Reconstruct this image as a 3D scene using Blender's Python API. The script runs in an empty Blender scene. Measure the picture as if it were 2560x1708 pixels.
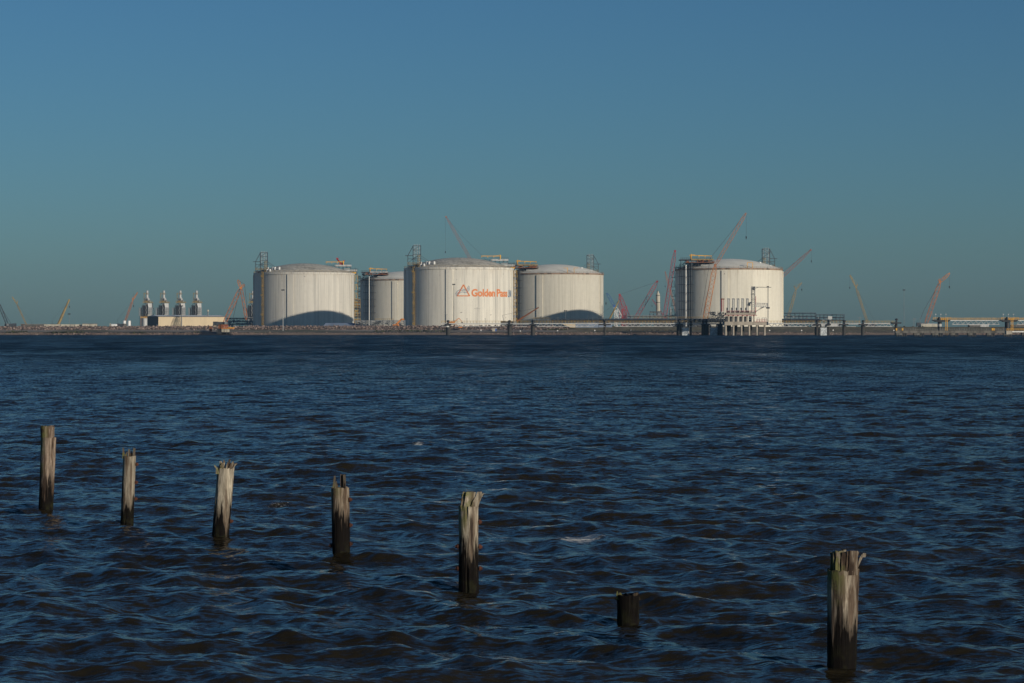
import bpy, math, random
import numpy as np
from mathutils import Vector, Matrix
random.seed(7)
SC = bpy.context.scene
COL = SC.collection
R = math.radians

# ------------------------------------------------------------------ camera
CAM_H, F, HOR = 3.85, 6044.0, 822.0          # eye height, focal length and horizon row in 2560-wide pixels
cd = bpy.data.cameras.new('camera'); cam = bpy.data.objects.new('camera', cd); COL.objects.link(cam)
cam.location = (0, 0, CAM_H); cam.rotation_euler = (R(90), 0, 0)
cd.sensor_width = 36; cd.lens = 36 * F / 2560
cd.shift_y = -(854 - HOR) / 2560
cd.clip_start = 0.5; cd.clip_end = 30000
SC.camera = cam

# ------------------------------------------------------------------ sky, sun, exposure
SUN_EL, SUN_AZ = 14.0, 136.0
w = bpy.data.worlds.new('World'); SC.world = w; w.use_nodes = True
nt = w.node_tree; bg = nt.nodes['Background']
sky = nt.nodes.new('ShaderNodeTexSky'); sky.sky_type = 'NISHITA'; sky.sun_disc = False
sky.sun_elevation = R(SUN_EL); sky.sun_rotation = R(SUN_AZ)
sky.air_density = 1.0; sky.dust_density = 0.5; sky.ozone_density = 6.0; sky.altitude = 0
tint = nt.nodes.new('ShaderNodeMix'); tint.data_type = 'RGBA'; tint.blend_type = 'MULTIPLY'; tint.inputs[0].default_value = 1
tint.inputs[7].default_value = (.755, .945, .975, 1)
nt.links.new(sky.outputs[0], tint.inputs[6]); nt.links.new(tint.outputs[2], bg.inputs[0]); bg.inputs[1].default_value = 0.067
sl = bpy.data.lights.new('sun', 'SUN'); sl.energy = 4.0; sl.angle = R(0.5); sl.color = (1.0, 0.90, 0.76)
so = bpy.data.objects.new('sun', sl); COL.objects.link(so)
a, e = R(SUN_AZ), R(SUN_EL)
SUNV = Vector((math.sin(a) * math.cos(e), math.cos(a) * math.cos(e), math.sin(e)))
so.rotation_euler = SUNV.to_track_quat('Z', 'Y').to_euler(); so.location = (300, -300, 200)
SC.view_settings.view_transform = 'Standard'; SC.view_settings.look = 'None'
SC.view_settings.exposure = -0.2; SC.view_settings.gamma = 1.0
SC.render.resolution_x = 1024; SC.render.resolution_y = 683
SC.cycles.max_bounces = 6; SC.cycles.volume_bounces = 0

# ------------------------------------------------------------------ helpers
def W(px, py, D):
    """world point seen at photo pixel (px, py) when it stands D metres away"""
    return Vector(((px - 1280) / F * D, D, CAM_H + (HOR - py) / F * D))
def X(px, D): return (px - 1280) / F * D
def Z(py, D): return CAM_H + (HOR - py) / F * D

class MB:
    def __init__(s): s.v = []; s.f = []
    def poly(s, vs, fs):
        b = len(s.v); s.v += [tuple(p) for p in vs]; s.f += [tuple(b + i for i in f) for f in fs]; return s
    def box(s, x0, x1, y0, y1, z0, z1):
        return s.poly([(x0,y0,z0),(x1,y0,z0),(x1,y1,z0),(x0,y1,z0),(x0,y0,z1),(x1,y0,z1),(x1,y1,z1),(x0,y1,z1)],
            [(0,3,2,1),(4,5,6,7),(0,1,5,4),(1,2,6,5),(2,3,7,6),(3,0,4,7)])
    def tube(s, p, q, r, n=6, r2=None, cap=True):
        p = Vector(p); q = Vector(q); d = (q - p)
        if d.length < 1e-6: return s
        d.normalize(); r2 = r if r2 is None else r2
        u = d.cross(Vector((0,1,0)) if abs(d.y) < .9 else Vector((1,0,0))).normalized(); t = d.cross(u)
        vs = []
        for c, rr in ((p, r), (q, r2)):
            for i in range(n):
                an = 2*math.pi*(i+.5)/n; vs.append(c + u*math.cos(an)*rr + t*math.sin(an)*rr)
        fs = [(i, (i+1)%n, n+(i+1)%n, n+i) for i in range(n)]
        if cap: fs += [tuple(range(n-1,-1,-1)), tuple(range(n, 2*n))]
        return s.poly(vs, fs)
    def bar(s, p, q, r): return s.tube(p, q, r, 4)
    def path(s, pts, r, n=6):
        for i in range(len(pts)-1): s.tube(pts[i], pts[i+1], r, n)
        return s
    def lattice(s, p, q, wd, br, n, taper=(.35,.35), side=Vector((0,1,0))):
        p = Vector(p); q = Vector(q); d = (q-p).normalized(); u = d.cross(side).normalized(); t = side
        rings = []
        for i in range(n+1):
            k = i/n; ww = wd/2
            if k < .12: ww *= taper[0] + (1-taper[0])*k/.12
            if k > .88: ww *= taper[1] + (1-taper[1])*(1-k)/.12
            c = p.lerp(q, k); rings.append([c+u*ww+t*ww, c-u*ww+t*ww, c-u*ww-t*ww, c+u*ww-t*ww])
        for i in range(n):
            for j in range(4):
                s.bar(rings[i][j], rings[i+1][j], br)
                a_, b_ = (rings[i][j], rings[i+1][(j+1)%4]) if i % 2 else (rings[i][(j+1)%4], rings[i+1][j])
                s.bar(a_, b_, br*.7)
        for i in (0, n):
            for j in range(4): s.bar(rings[i][j], rings[i][(j+1)%4], br)
        return s
    def rail(s, p, q, h=1.1, step=2.0, r=.05, mid=True):
        p = Vector(p); q = Vector(q); L = (q-p).length; n = max(1, int(L/step)); up = Vector((0,0,h))
        for i in range(n+1): c = p.lerp(q, i/n); s.bar(c, c+up, r)
        s.bar(p+up, q+up, r)
        if mid: s.bar(p+up*.5, q+up*.5, r)
        return s
    def lathe(s, prof, n=24, c=(0,0,0), a0=0, a1=2*math.pi):
        full = abs(a1-a0-2*math.pi) < 1e-6; m = n if full else n+1; vs = []
        for r, z in prof:
            for i in range(m):
                an = a0+(a1-a0)*i/n; vs.append((c[0]+r*math.sin(an), c[1]-r*math.cos(an), c[2]+z))
        fs = []
        for j in range(len(prof)-1):
            for i in range(n):
                k = (i+1) % m; fs.append((j*m+i, j*m+k, (j+1)*m+k, (j+1)*m+i))
        return s.poly(vs, fs)
    def build(s, name, mat, parent=None, smooth=False, loc=None):
        me = bpy.data.meshes.new(name); me.from_pydata(s.v, [], s.f); me.validate(); me.materials.append(mat)
        if smooth:
            me.polygons.foreach_set('use_smooth', [True]*len(me.polygons)); me.set_sharp_from_angle(angle=R(35))
        o = bpy.data.objects.new(name, me); COL.objects.link(o)
        if parent is not None: o.parent = parent
        if loc is not None: o.location = loc
        return o

def tag(o, label=None, cat=None, group=None, kind=None):
    if label: o['label'] = label
    if cat: o['category'] = cat
    if group: o['group'] = group
    if kind: o['kind'] = kind
    return o
def thing(name, label, cat, loc=(0,0,0), group=None, rz=0):
    o = bpy.data.objects.new(name, None); COL.objects.link(o); o.location = loc; o.rotation_euler = (0,0,rz)
    o.empty_display_size = .5
    return tag(o, label, cat, group)
def copy_tree(o, parent=None):
    c = o.copy(); COL.objects.link(c); c.parent = parent
    for ch in list(o.children): copy_tree(ch, c)
    return c

# ------------------------------------------------------------------ materials
def nodes(name):
    m = bpy.data.materials.new(name); m.use_nodes = True; t = m.node_tree
    return m, t, t.nodes['Principled BSDF']
def N(t, kind, **kw):
    n = t.nodes.new(kind)
    for k, v in kw.items(): setattr(n, k, v)
    return n
def noise(t, vec, scale, det=4, rough=.55, mp=None):
    if mp is not None:
        m = N(t, 'ShaderNodeMapping'); m.inputs['Scale'].default_value = mp; t.links.new(vec, m.inputs[0]); vec = m.outputs[0]
    n = N(t, 'ShaderNodeTexNoise'); n.inputs['Scale'].default_value = scale; n.inputs['Detail'].default_value = det
    n.inputs['Roughness'].default_value = rough; t.links.new(vec, n.inputs['Vector']); return n.outputs['Fac']
def ramp(t, fac, stops):
    r = N(t, 'ShaderNodeValToRGB'); el = r.color_ramp.elements
    while len(el) > 1: el.remove(el[-1])
    el[0].position = stops[0][0]; c = stops[0][1]; el[0].color = (*c, 1) if len(c) == 3 else c
    for p, c in stops[1:]:
        x = el.new(p); x.color = (*c, 1) if len(c) == 3 else c
    t.links.new(fac, r.inputs[0]); return r.outputs[0]
def mix(t, fac, c1, c2, mode='MIX'):
    m = N(t, 'ShaderNodeMix', data_type='RGBA', blend_type=mode)
    for sock, v in ((m.inputs[0], fac), (m.inputs[6], c1), (m.inputs[7], c2)):
        if isinstance(v, (int, float)): sock.default_value = v
        elif isinstance(v, tuple): sock.default_value = (*v, 1)
        else: t.links.new(v, sock)
    return m.outputs[2]
def math_(t, op, a_, b_=None, c_=None):
    m = N(t, 'ShaderNodeMath', operation=op)
    for i, v in enumerate((a_, b_, c_)):
        if v is None: continue
        if isinstance(v, (int, float)): m.inputs[i].default_value = v
        else: t.links.new(v, m.inputs[i])
    return m.outputs[0]
def ocoord(t): return N(t, 'ShaderNodeTexCoord').outputs['Object']
def wcoord(t): return N(t, 'ShaderNodeNewGeometry').outputs['Position']

def paint(name, col, var=.25, scale=.6, rough=.6, metal=0, streak=(1,1,.25), dirt=None):
    m, t, b = nodes(name); c = ocoord(t)
    f = noise(t, c, scale, 5, .6, streak)
    d = dirt or tuple(x*(1-var*1.6) for x in col)
    t.links.new(ramp(t, f, [(.3, d), (.55, col), (.8, tuple(min(1, x*(1+var*.4)) for x in col))]), b.inputs['Base Color'])
    b.inputs['Roughness'].default_value = rough; b.inputs['Metallic'].default_value = metal
    return m

M = {}
M['orange'] = paint('orange_paint', (.58,.20,.04), .4, .5)
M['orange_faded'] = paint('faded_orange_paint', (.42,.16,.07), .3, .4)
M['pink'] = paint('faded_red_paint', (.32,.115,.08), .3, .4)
M['yellow'] = paint('yellow_paint', (.78,.40,.035), .3, .5)
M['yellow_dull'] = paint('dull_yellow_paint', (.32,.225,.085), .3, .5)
M['red'] = paint('red_paint', (.36,.03,.035), .4, .5)
M['blue'] = paint('blue_paint', (.03,.10,.32), .4, .5)
M['white'] = paint('white_paint', (.75,.74,.70), .15, .5)
M['lightgrey'] = paint('light_grey_steel', (.48,.48,.46), .25, .5)
M['grey'] = paint('grey_steel', (.22,.23,.23), .35, .5)
M['dark'] = paint('dark_steel', (.055,.06,.065), .4, .5)
M['darker'] = paint('black_rubber', (.02,.02,.022), .3, 1)
M['silver'] = paint('silver_cladding', (.55,.54,.51), .15, .5, .42, .4)
M['bolt'] = paint('rusty_bolt', (.085,.026,.012), .6, 20, .95)
M['rust'] = paint('rusty_steel', (.24,.085,.035), .5, 6, .9)
M['rustrim'] = paint('rust_streaked_steel', (.30,.20,.13), .5, .3, .8)
M['cream'] = paint('cream_sheet_wall', (.60,.48,.31), .06, .3, .7)
M['container'] = paint('beige_sheet', (.50,.46,.36), .25, .3, .7)
M['teal'] = paint('slate_sheet', (.10,.095,.085), .25, .3, .7)
M['concrete'] = paint('weathered_concrete', (.40,.35,.28), .25, .5, .85)
M['concrete_dark'] = paint('stained_dark_concrete', (.045,.042,.037), .45, .5, .85)
M['concrete_mid'] = paint('grimy_concrete', (.15,.14,.12), .45, .5, .85)
M['ladder_yellow'] = paint('grimy_yellow_paint', (.50,.31,.05), .4, .8, .5)
M['tarp'] = paint('grey_blue_sheeting', (.20,.25,.33), .2, .2, .6)
M['cable'] = paint('steel_cable', (.05,.05,.055), .1, 1)
M['pipeblue'] = paint('dark_blue_pipe', (.045,.065,.09), .35, .6, .5)
M['patchy'] = paint('flaking_white_panel', (.55,.58,.58), .7, 1.6, .8, 0, (1,1,1), (.09,.10,.11))
M['logo_orange'] = paint('orange_lettering', (.70,.22,.065), .12, .8, .7)
M['logo_blue'] = paint('blue_lettering', (.085,.17,.29), .12, .8, .7)

def tank_mat(name, base, stain, seed, amount):
    m, t, b = nodes(name); c = ocoord(t)
    mp = N(t, 'ShaderNodeMapping'); mp.inputs['Location'].default_value = (seed, seed*2, 0); t.links.new(c, mp.inputs[0]); c2 = mp.outputs[0]
    st = noise(t, c2, .9, 6, .7, (1,1,.012)); st2 = noise(t, c2, .16, 3, .6, (1,1,.08)); gr = noise(t, c2, .35, 5, .6)
    k = math_(t, 'MULTIPLY', ramp(t, st, [(.36,(0,0,0)),(.66,(1,1,1))]), ramp(t, st2, [(.35,(.12,)*3),(.65,(1,1,1))]))
    k = math_(t, 'MULTIPLY', k, amount)
    col = mix(t, k, base, stain)
    col = mix(t, math_(t, 'MULTIPLY', ramp(t, gr, [(.35,(1,1,1)),(.6,(0,0,0))]), .22), col, tuple(x*.72 for x in base))
    # rust runs below the rim and a few pock marks
    sz = N(t, 'ShaderNodeSeparateXYZ'); t.links.new(c, sz.inputs[0])
    top = math_(t, 'MULTIPLY', ramp(t, noise(t, c2, 1.6, 3, .6, (1,1,.05)), [(.5,(0,0,0)),(.68,(1,1,1))]),
                math_(t, 'SMOOTH_MIN', 1, math_(t, 'MAXIMUM', 0, math_(t, 'MULTIPLY', math_(t, 'SUBTRACT', sz.outputs[2], 34), .11)), .01))
    col = mix(t, math_(t, 'MULTIPLY', top, .55), col, (.33,.22,.13))
    spots = ramp(t, noise(t, c2, .42, 2, .5), [(.0,(1,1,1)),(.245,(1,1,1)),(.262,(0,0,0))])
    col = mix(t, math_(t, 'MULTIPLY', spots, .6), col, (.12,.10,.09))
    # pour joints
    br = N(t, 'ShaderNodeMath', operation='PINGPONG'); t.links.new(sz.outputs[2], br.inputs[0]); br.inputs[1].default_value = 2.0
    j = ramp(t, br.outputs[0], [(0,(.22,)*3),(.05,(0,)*3)])
    col = mix(t, j, col, tuple(x*.5 for x in base))
    t.links.new(col, b.inputs['Base Color']); b.inputs['Roughness'].default_value = .75
    return m
M['tankA'] = tank_mat('streaked_white_concrete', (.68,.64,.545), (.19,.19,.18), 0, .65)
M['tankC'] = tank_mat('white_concrete', (.77,.725,.615), (.20,.195,.18), 31, .8)
M['tankB'] = tank_mat('cream_concrete', (.63,.59,.485), (.27,.25,.19), 77, .6)
M['tankD'] = tank_mat('pale_cream_concrete', (.76,.71,.585), (.30,.27,.20), 113, .55)
def dome_mat(name, c1, c2, s):
    m, t, b = nodes(name); c = ocoord(t)
    f = noise(t, c, s, 8, .68, (1,1,1)); g = noise(t, c, s*.22, 4, .6, (.5,2.5,1))
    f = math_(t, 'ADD', math_(t, 'MULTIPLY', f, .6), math_(t, 'MULTIPLY', g, .4))
    t.links.new(ramp(t, f, [(.38, c1), (.6, c2)]), b.inputs['Base Color']); b.inputs['Roughness'].default_value = .9
    return m
M['domeA'] = dome_mat('mottled_grey_roof', (.20,.185,.15), (.64,.595,.49), .5)
M['domeB'] = dome_mat('pale_grey_roof', (.60,.58,.49), (.76,.73,.63), .15)

# ------------------------------------------------------------------ water
def build_water():
    rng = np.random.default_rng(11)
    rows = [-400., -60., 4., 9., 13., 16.]
    d = 18.
    while d < 420: rows.append(d); d *= 1.0022
    while d < 1700: rows.append(d); d *= 1.012
    rows += [2500.]
    Yr = np.array(rows); nu = 1060
    u = np.linspace(-1, 1, nu); half = np.maximum(16, .34*np.abs(Yr))
    Xg = half[:, None]*u[None, :]
    side = np.full((len(Yr), 1), 5000.); Xg = np.hstack([-side, Xg, side])
    Yg = np.repeat(Yr[:, None], Xg.shape[1], 1)
    Zg = np.zeros_like(Xg); DX = np.zeros_like(Xg); DY = np.zeros_like(Xg)
    jac = np.zeros_like(Xg)
    nw = 110
    lam = np.exp(rng.uniform(math.log(.34), math.log(3.9), nw))
    for i in range(nw):
        L = lam[i]; th = R(-97 + rng.normal(0, 34 if L > 1.2 else 50))   # direction of travel
        kx, ky = math.cos(th), math.sin(th); k = 2*math.pi/L
        A = .0053*L**1.22*math.exp(-(L/3.1)**3)*rng.uniform(.3, 1.6)
        ph = rng.uniform(0, 6.283)
        # groups: amplitude drifts over tens of metres
        fr = 1/(1+(np.abs(Yr)/(L*110))**4)*(Yr > 10); nz_ = np.nonzero(fr > .02)[0]; S = slice(nz_[0], nz_[-1]+1)
        XS, YS = Xg[S], Yg[S]; arg = k*(kx*XS+ky*YS)+ph; fade = fr[S, None]
        env = 1+.75*np.sin(XS*rng.uniform(-.5,.5)/L**.5+YS*rng.uniform(-.3,.3)/L**.5+rng.uniform(0,6))
        a_ = A*env*fade
        s_, c_ = np.sin(arg), np.cos(arg)
        Zg[S] += a_*c_; DX[S] -= .7*a_*kx*s_; DY[S] -= .7*a_*ky*s_; jac[S] += a_*k*c_
    for bx_, by_, wb_ in ((114,1274,37),(318,1308,35),(551,1346,43),(853,1394,43),(1172,1473,49),(1571,1559,57),(2105,1672,68)):
        D = CAM_H*F/(by_-HOR); rr = np.hypot(Xg-X(bx_, D), Yg-D); m_ = rr < 2.2      # water slapping round each pile
        Zg[m_] += (.030*np.exp(-rr*2.2)*np.cos((rr-.17)*2*math.pi/.30))[m_]
    inside = np.ones_like(Xg); inside[:, 0] = 0; inside[:, -1] = 0
    Zg *= inside; DX *= inside; DY *= inside
    foam = np.clip((jac-.78)*3.2, 0, 1)*inside*(Yg<420)*.5
    for px, py, wx, wy, st in ((1043,1113,20,4,1.3),(1452,1341,56,7,1.5),(1710,1146,26,3,.9),(1635,1189,20,4,1.0),
            (700,1263,50,4,.6),(560,1340,28,5,.6),(2165,1665,42,9,.9),(935,1403,26,4,.22),(2525,1090,30,3,.55),(405,1084,26,2,.35),
            (1143,1462,34,5,.4),(600,1243,30,3,.35),(2320,1240,26,3,.3)):
        D = CAM_H*F/(py-HOR); x0 = X(px, D); sx = wx/F*D; sy = wy*D*D/(CAM_H*F)
        foam = np.maximum(foam, st*np.exp(-((Xg-x0)/sx)**2-((Yg-D-.15*(Xg-x0))/sy)**2))
    V = np.stack([Xg+DX, Yg+DY, Zg], -1).reshape(-1, 3).astype(np.float32)
    nr, nc = Xg.shape
    idx = np.arange(nr*nc).reshape(nr, nc)
    Q = np.stack([idx[:-1,:-1], idx[:-1,1:], idx[1:,1:], idx[1:,:-1]], -1).reshape(-1, 4)
    me = bpy.data.meshes.new('water'); me.vertices.add(len(V)); me.vertices.foreach_set('co', V.ravel())
    me.loops.add(Q.size); me.loops.foreach_set('vertex_index', Q.ravel().astype(np.int32))
    me.polygons.add(len(Q)); me.polygons.foreach_set('loop_start', (np.arange(len(Q))*4).astype(np.int32))
    me.polygons.foreach_set('use_smooth', np.ones(len(Q), bool)); me.update(calc_edges=True)
    at = me.attributes.new('foam', 'FLOAT', 'POINT'); at.data.foreach_set('value', foam.ravel().astype(np.float32))
    m, t, b = nodes('murky_brown_water'); pos = wcoord(t)
    b.inputs['Roughness'].default_value = .07; b.inputs['IOR'].default_value = 1.333; b.inputs['Specular Tint'].default_value = (.66, 1, .78, 1); b.inputs['Specular IOR Level'].default_value = .36
    silt = noise(t, pos, .05, 4, .6, (.6,1.4,1))
    base = ramp(t, silt, [(.35,(.013,.0105,.006)),(.65,(.023,.0185,.0105))])
    dp = N(t, 'ShaderNodeSeparateXYZ'); t.links.new(pos, dp.inputs[0]); dk = N(t, 'ShaderNodeMapRange'); dk.inputs[1].default_value = 90; dk.inputs[2].default_value = 420
    t.links.new(dp.outputs[1], dk.inputs[0]); base = mix(t, dk.outputs[0], base, (.004,.007,.009))      # base colour turns darker and bluer with distance
    # ripple slopes straight from world-space noise (two independent fields)
    def field(mp, scale, off, det=3):
        mm = N(t, 'ShaderNodeMapping'); mm.inputs['Scale'].default_value = mp; mm.inputs['Location'].default_value = off
        t.links.new(pos, mm.inputs[0]); n = N(t, 'ShaderNodeTexNoise'); n.inputs['Scale'].default_value = scale
        n.inputs['Detail'].default_value = det; n.inputs['Roughness'].default_value = .6; t.links.new(mm.outputs[0], n.inputs['Vector'])
        return math_(t, 'SUBTRACT', n.outputs['Fac'], .5)
    sp = N(t, 'ShaderNodeSeparateXYZ'); t.links.new(pos, sp.inputs[0])
    far = N(t, 'ShaderNodeMapRange'); far.inputs[1].default_value = 60; far.inputs[2].default_value = 420
    t.links.new(sp.outputs[1], far.inputs[0]); far = far.outputs[0]
    fx = field((1.2,2.2,1), 3.0, (3,9,0)); fy = field((1.0,2.6,1), 3.0, (40,17,5))
    gx = field((.28,.6,1), 1.0, (71,3,2)); gy = field((.22,.6,1), 1.0, (14,57,8))
    hy = field((.07,.014,1), 1.0, (5,5,5), 4); gust = field((.03,.02,1), 1.0, (8,2,5), 3)
    f2x = field((2.2,4.2,1), 4.0, (33,19,0), 2); f2y = field((1.6,4.6,1), 4.0, (4,77,5), 2)
    ay = math_(t, 'ADD', math_(t, 'MULTIPLY', fy, 1.6), math_(t, 'MULTIPLY', f2y, 1.1)); ax = math_(t, 'ADD', math_(t, 'MULTIPLY', fx, .9), math_(t, 'MULTIPLY', f2x, .5))
    gyy = math_(t, 'MULTIPLY', gy, math_(t, 'MULTIPLY', far, 1.5)); gxx = math_(t, 'MULTIPLY', gx, math_(t, 'MULTIPLY', far, .7))
    hyy = math_(t, 'MULTIPLY', hy, math_(t, 'MULTIPLY', far, .7))
    gk = math_(t, 'ADD', 1.0, math_(t, 'MULTIPLY', gust, 1.8)); ay = math_(t, 'MULTIPLY', ay, gk); ax = math_(t, 'MULTIPLY', ax, gk)
    sy = math_(t, 'ADD', math_(t, 'ADD', ay, gyy), hyy); sx = math_(t, 'ADD', ax, gxx)
    sy = math_(t, 'SUBTRACT', sy, math_(t, 'MULTIPLY', far, .36))      # far off only wave faces turned to the shore are seen
    cv = N(t, 'ShaderNodeCombineXYZ'); t.links.new(sx, cv.inputs[0]); t.links.new(sy, cv.inputs[1])
    geo = N(t, 'ShaderNodeNewGeometry'); add = N(t, 'ShaderNodeVectorMath', operation='ADD')
    t.links.new(geo.outputs['Normal'], add.inputs[0]); t.links.new(cv.outputs[0], add.inputs[1])
    nm = N(t, 'ShaderNodeVectorMath', operation='NORMALIZE'); t.links.new(add.outputs[0], nm.inputs[0])
    t.links.new(nm.outputs[0], b.inputs['Normal'])
    fa = N(t, 'ShaderNodeAttribute', attribute_name='foam')
    fn = noise(t, pos, 11, 5, .8, (.7,1.2,1))
    fq = math_(t, 'MINIMUM', fa.outputs['Fac'], 1); fm = math_(t, 'MULTIPLY', math_(t, 'SUBTRACT', math_(t, 'ADD', fn, math_(t, 'MULTIPLY', fq, .30)), .70), 7); fm.node.use_clamp = True
    fm = math_(t, 'MULTIPLY', fm, math_(t, 'MINIMUM', math_(t, 'MULTIPLY', fq, 4), 1))
    t.links.new(mix(t, fm, base, (.56,.55,.50)), b.inputs['Base Color'])
    t.links.new(math_(t, 'ADD', math_(t, 'MULTIPLY', fm, .5), .11), b.inputs['Roughness'])
    me.materials.append(m)
    o = bpy.data.objects.new('water', me); COL.objects.link(o); tag(o, kind='structure')
build_water()

# ------------------------------------------------------------------ land
SH = 1450.0
def build_land():
    rng = random.Random(5)
    # profile across the bank: (offset behind the water edge, height)
    prof = [(-6,-1.2),(-1,-.1),(2,.55),(5,1.15),(8,1.45),(8.6,1.85),(14,2.3),(20,3.0),(21.5,3.3),(26,4.3),(29,4.95),(33,5.0),(40,4.4)]
    xs = [-5000,-3000,-1200] + [x*4.0 for x in range(-130,131)] + [1200,3000,5000]
    vs = []
    for x in xs:
        wob = 1.6*math.sin(x*.021)+1.1*math.sin(x*.067+1)+rng.uniform(-.6,.6)
        for i, (o, z) in enumerate(prof):
            crest = .45*math.exp(-((x+60)/170)**2) if 9 <= i <= 11 else 0
            vs.append((x, SH+o+(wob if i < 5 else 0)+rng.uniform(-.15,.15), z+crest+(rng.uniform(-.12,.12) if 1 < i < 12 else 0)))
    n = len(prof); fs = [(i*n+j, (i+1)*n+j, (i+1)*n+j+1, i*n+j+1) for i in range(len(xs)-1) for j in range(n-1)]
    m, t, b = nodes('bank_of_gravel_and_grass'); p = wcoord(t)
    sp = N(t, 'ShaderNodeSeparateXYZ'); t.links.new(p, sp.inputs[0]); z = sp.outputs[2]
    jit = noise(t, p, .25, 4, .6, (.4,1,2)); zz = math_(t, 'ADD', z, math_(t, 'MULTIPLY', math_(t, 'SUBTRACT', jit, .5), .9))
    zz = math_(t, 'DIVIDE', zz, 6)
    col = ramp(t, zz, [(0,(.045,.035,.025)),(.05,(.20,.14,.095)),(.13,(.28,.205,.145)),(.24,(.17,.13,.095)),(.27,(.05,.045,.035)),(.32,(.20,.18,.15)),(.5,(.25,.22,.185)),(.56,(.10,.085,.07)),(.85,(.12,.10,.085)),(.95,(.09,.08,.055))])
    g = noise(t, p, .035, 3, .5, (.5,2,3)); gx = ramp(t, g, [(.46,(0,0,0)),(.56,(1,1,1))])
    lowz = ramp(t, zz, [(.22,(0,0,0)),(.3,(1,1,1)),(.5,(1,1,1)),(.6,(0,0,0))])
    col = mix(t, math_(t, 'MULTIPLY', math_(t, 'MULTIPLY', gx, lowz), .85), col, (.055,.062,.025))
    # the right half is a grassed slope
    rt = N(t, 'ShaderNodeMapRange'); rt.inputs[1].default_value = 25; rt.inputs[2].default_value = 45; t.links.new(sp.outputs[0], rt.inputs[0])
    gcol = ramp(t, noise(t, p, .5, 6, .7, (.6,.6,2)), [(.35,(.07,.06,.035)),(.6,(.16,.14,.085)),(.7,(.22,.20,.14))])
    up = ramp(t, zz, [(.24,(0,0,0)),(.3,(1,1,1))])
    col = mix(t, math_(t, 'MULTIPLY', rt.outputs[0], up), col, gcol)
    fine = noise(t, p, 1.3, 4, .7); col = mix(t, 1.0, col, ramp(t, fine, [(.3,(.5,)*3),(.7,(1.35,)*3)]), 'MULTIPLY')
    t.links.new(col, b.inputs['Base Color']); b.inputs['Roughness'].default_value = .95
    mb = MB().poly(vs, fs); o = mb.build('embankment', m); tag(o, kind='structure')
    gm, t, b = nodes('plant_yard_gravel'); t.links.new(ramp(t, noise(t, wcoord(t), .05, 5), [(.3,(.26,.24,.20)),(.7,(.38,.35,.30))]), b.inputs['Base Color']); b.inputs['Roughness'].default_value = .95
    g = MB().poly([(-5000,SH+39,4.5),(5000,SH+39,4.5),(5000,5500,4.5),(-5000,5500,4.5)], [(0,1,2,3)]).build('ground', gm); tag(g, kind='structure')
    # loose rock
    def rocks(name, label, count, xr, orr, zf, sr, mat, seed):
        rg = random.Random(seed); mb = MB()
        base = [(0,0,1),(.9,0,.2),(.2,.9,.1),(-.8,.4,.2),(-.6,-.8,.1),(.5,-.8,.3),(0,0,-.8)]
        fs = [(0,1,2),(0,2,3),(0,3,4),(0,4,5),(0,5,1),(6,2,1),(6,3,2),(6,4,3),(6,5,4),(6,1,5)]
        for _ in range(count):
            x = rg.uniform(*xr); o_ = rg.uniform(*orr); s = rg.uniform(*sr); an = rg.uniform(0,6.28); ca, sa = math.cos(an), math.sin(an)
            c = (x, SH+o_, zf(o_)+rg.uniform(-.15,.25)+(.45*math.exp(-((x+60)/170)**2) if o_ > 23 else 0))
            vs = []
            for v in base:
                k = [v[i]*s*rg.uniform(.65,1.25) for i in range(3)]
                vs.append((c[0]+k[0]*ca-k[1]*sa, c[1]+k[0]*sa+k[1]*ca, c[2]+k[2]*.8))
            mb.poly(vs, fs)
        o = mb.build(name, mat); o['kind'] = 'stuff'; o['label'] = label; o['category'] = 'rocks'
    m, t, b = nodes('riprap_stone'); p = wcoord(t); vo = N(t, 'ShaderNodeTexVoronoi'); vo.inputs['Scale'].default_value = .9; t.links.new(p, vo.inputs['Vector'])
    t.links.new(ramp(t, vo.outputs['Color'], [(0,(.05,.04,.038)),(.4,(.17,.125,.105)),(.8,(.38,.28,.23)),(1,(.55,.42,.34))]), b.inputs['Base Color']); b.inputs['Roughness'].default_value = .95
    def top(o_): return 3.1+(o_-21)*.235
    rocks('riprap', 'grey and pink broken rock lining the upper bank below the tanks', 5200, (-470,34), (20.5,29.5), top, (.35,.85), m, 1)
    def low(o_): return .1+o_*.18
    rocks('beach_rock', 'small pale stones along the lower bank at the water line', 6500, (-470,470), (.3,7.8), low, (.15,.6), m, 2)
    # scrub and grass
    def scrub(name, label, spots, mat, seed, n, hh):
        rg = random.Random(seed); mb = MB()
        for (x0, x1, o_, z) in spots:
            for _ in range(int(n*(x1-x0)/10)):
                x = rg.uniform(x0, x1); y = SH+o_+rg.uniform(-1.5,1.5); h = rg.uniform(.3,1)*hh; an = rg.uniform(0,3.14); s = rg.uniform(.15,.5)
                dx, dy = math.cos(an)*s, math.sin(an)*s; lx, ly = rg.uniform(-.3,.3), rg.uniform(-.3,.3)
                mb.poly([(x-dx,y-dy,z),(x+dx,y+dy,z),(x+dx*.3+lx,y+dy+ly,z+h),(x-dx*.8+lx,y-dy+ly,z+h*.8)], [(0,1,2,3)])
        o = mb.build(name, mat); o['kind'] = 'stuff'; o['label'] = label; o['category'] = 'scrub'
    gm2 = paint('marsh_grass', (.060,.066,.026), .6, .8, .95); gd = paint('dry_weeds', (.10,.075,.042), .6, .8, .95)
    sg = [(X(p0,SH), X(p1,SH), o_, z) for p0, p1, o_, z in ((8,45,6,1.2),(20,62,9,1.7),(110,160,6,1.2),(150,205,7,1.3),(330,360,5,1.0),(480,494,8,1.5),(930,1040,13,2.1),(1040,1115,12,2.0),(1360,1420,20,3.0))]
    scrub('marsh_grass', 'low green marsh grass in patches on the lower bank', sg, gm2, 3, 55, 1.3)
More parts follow.
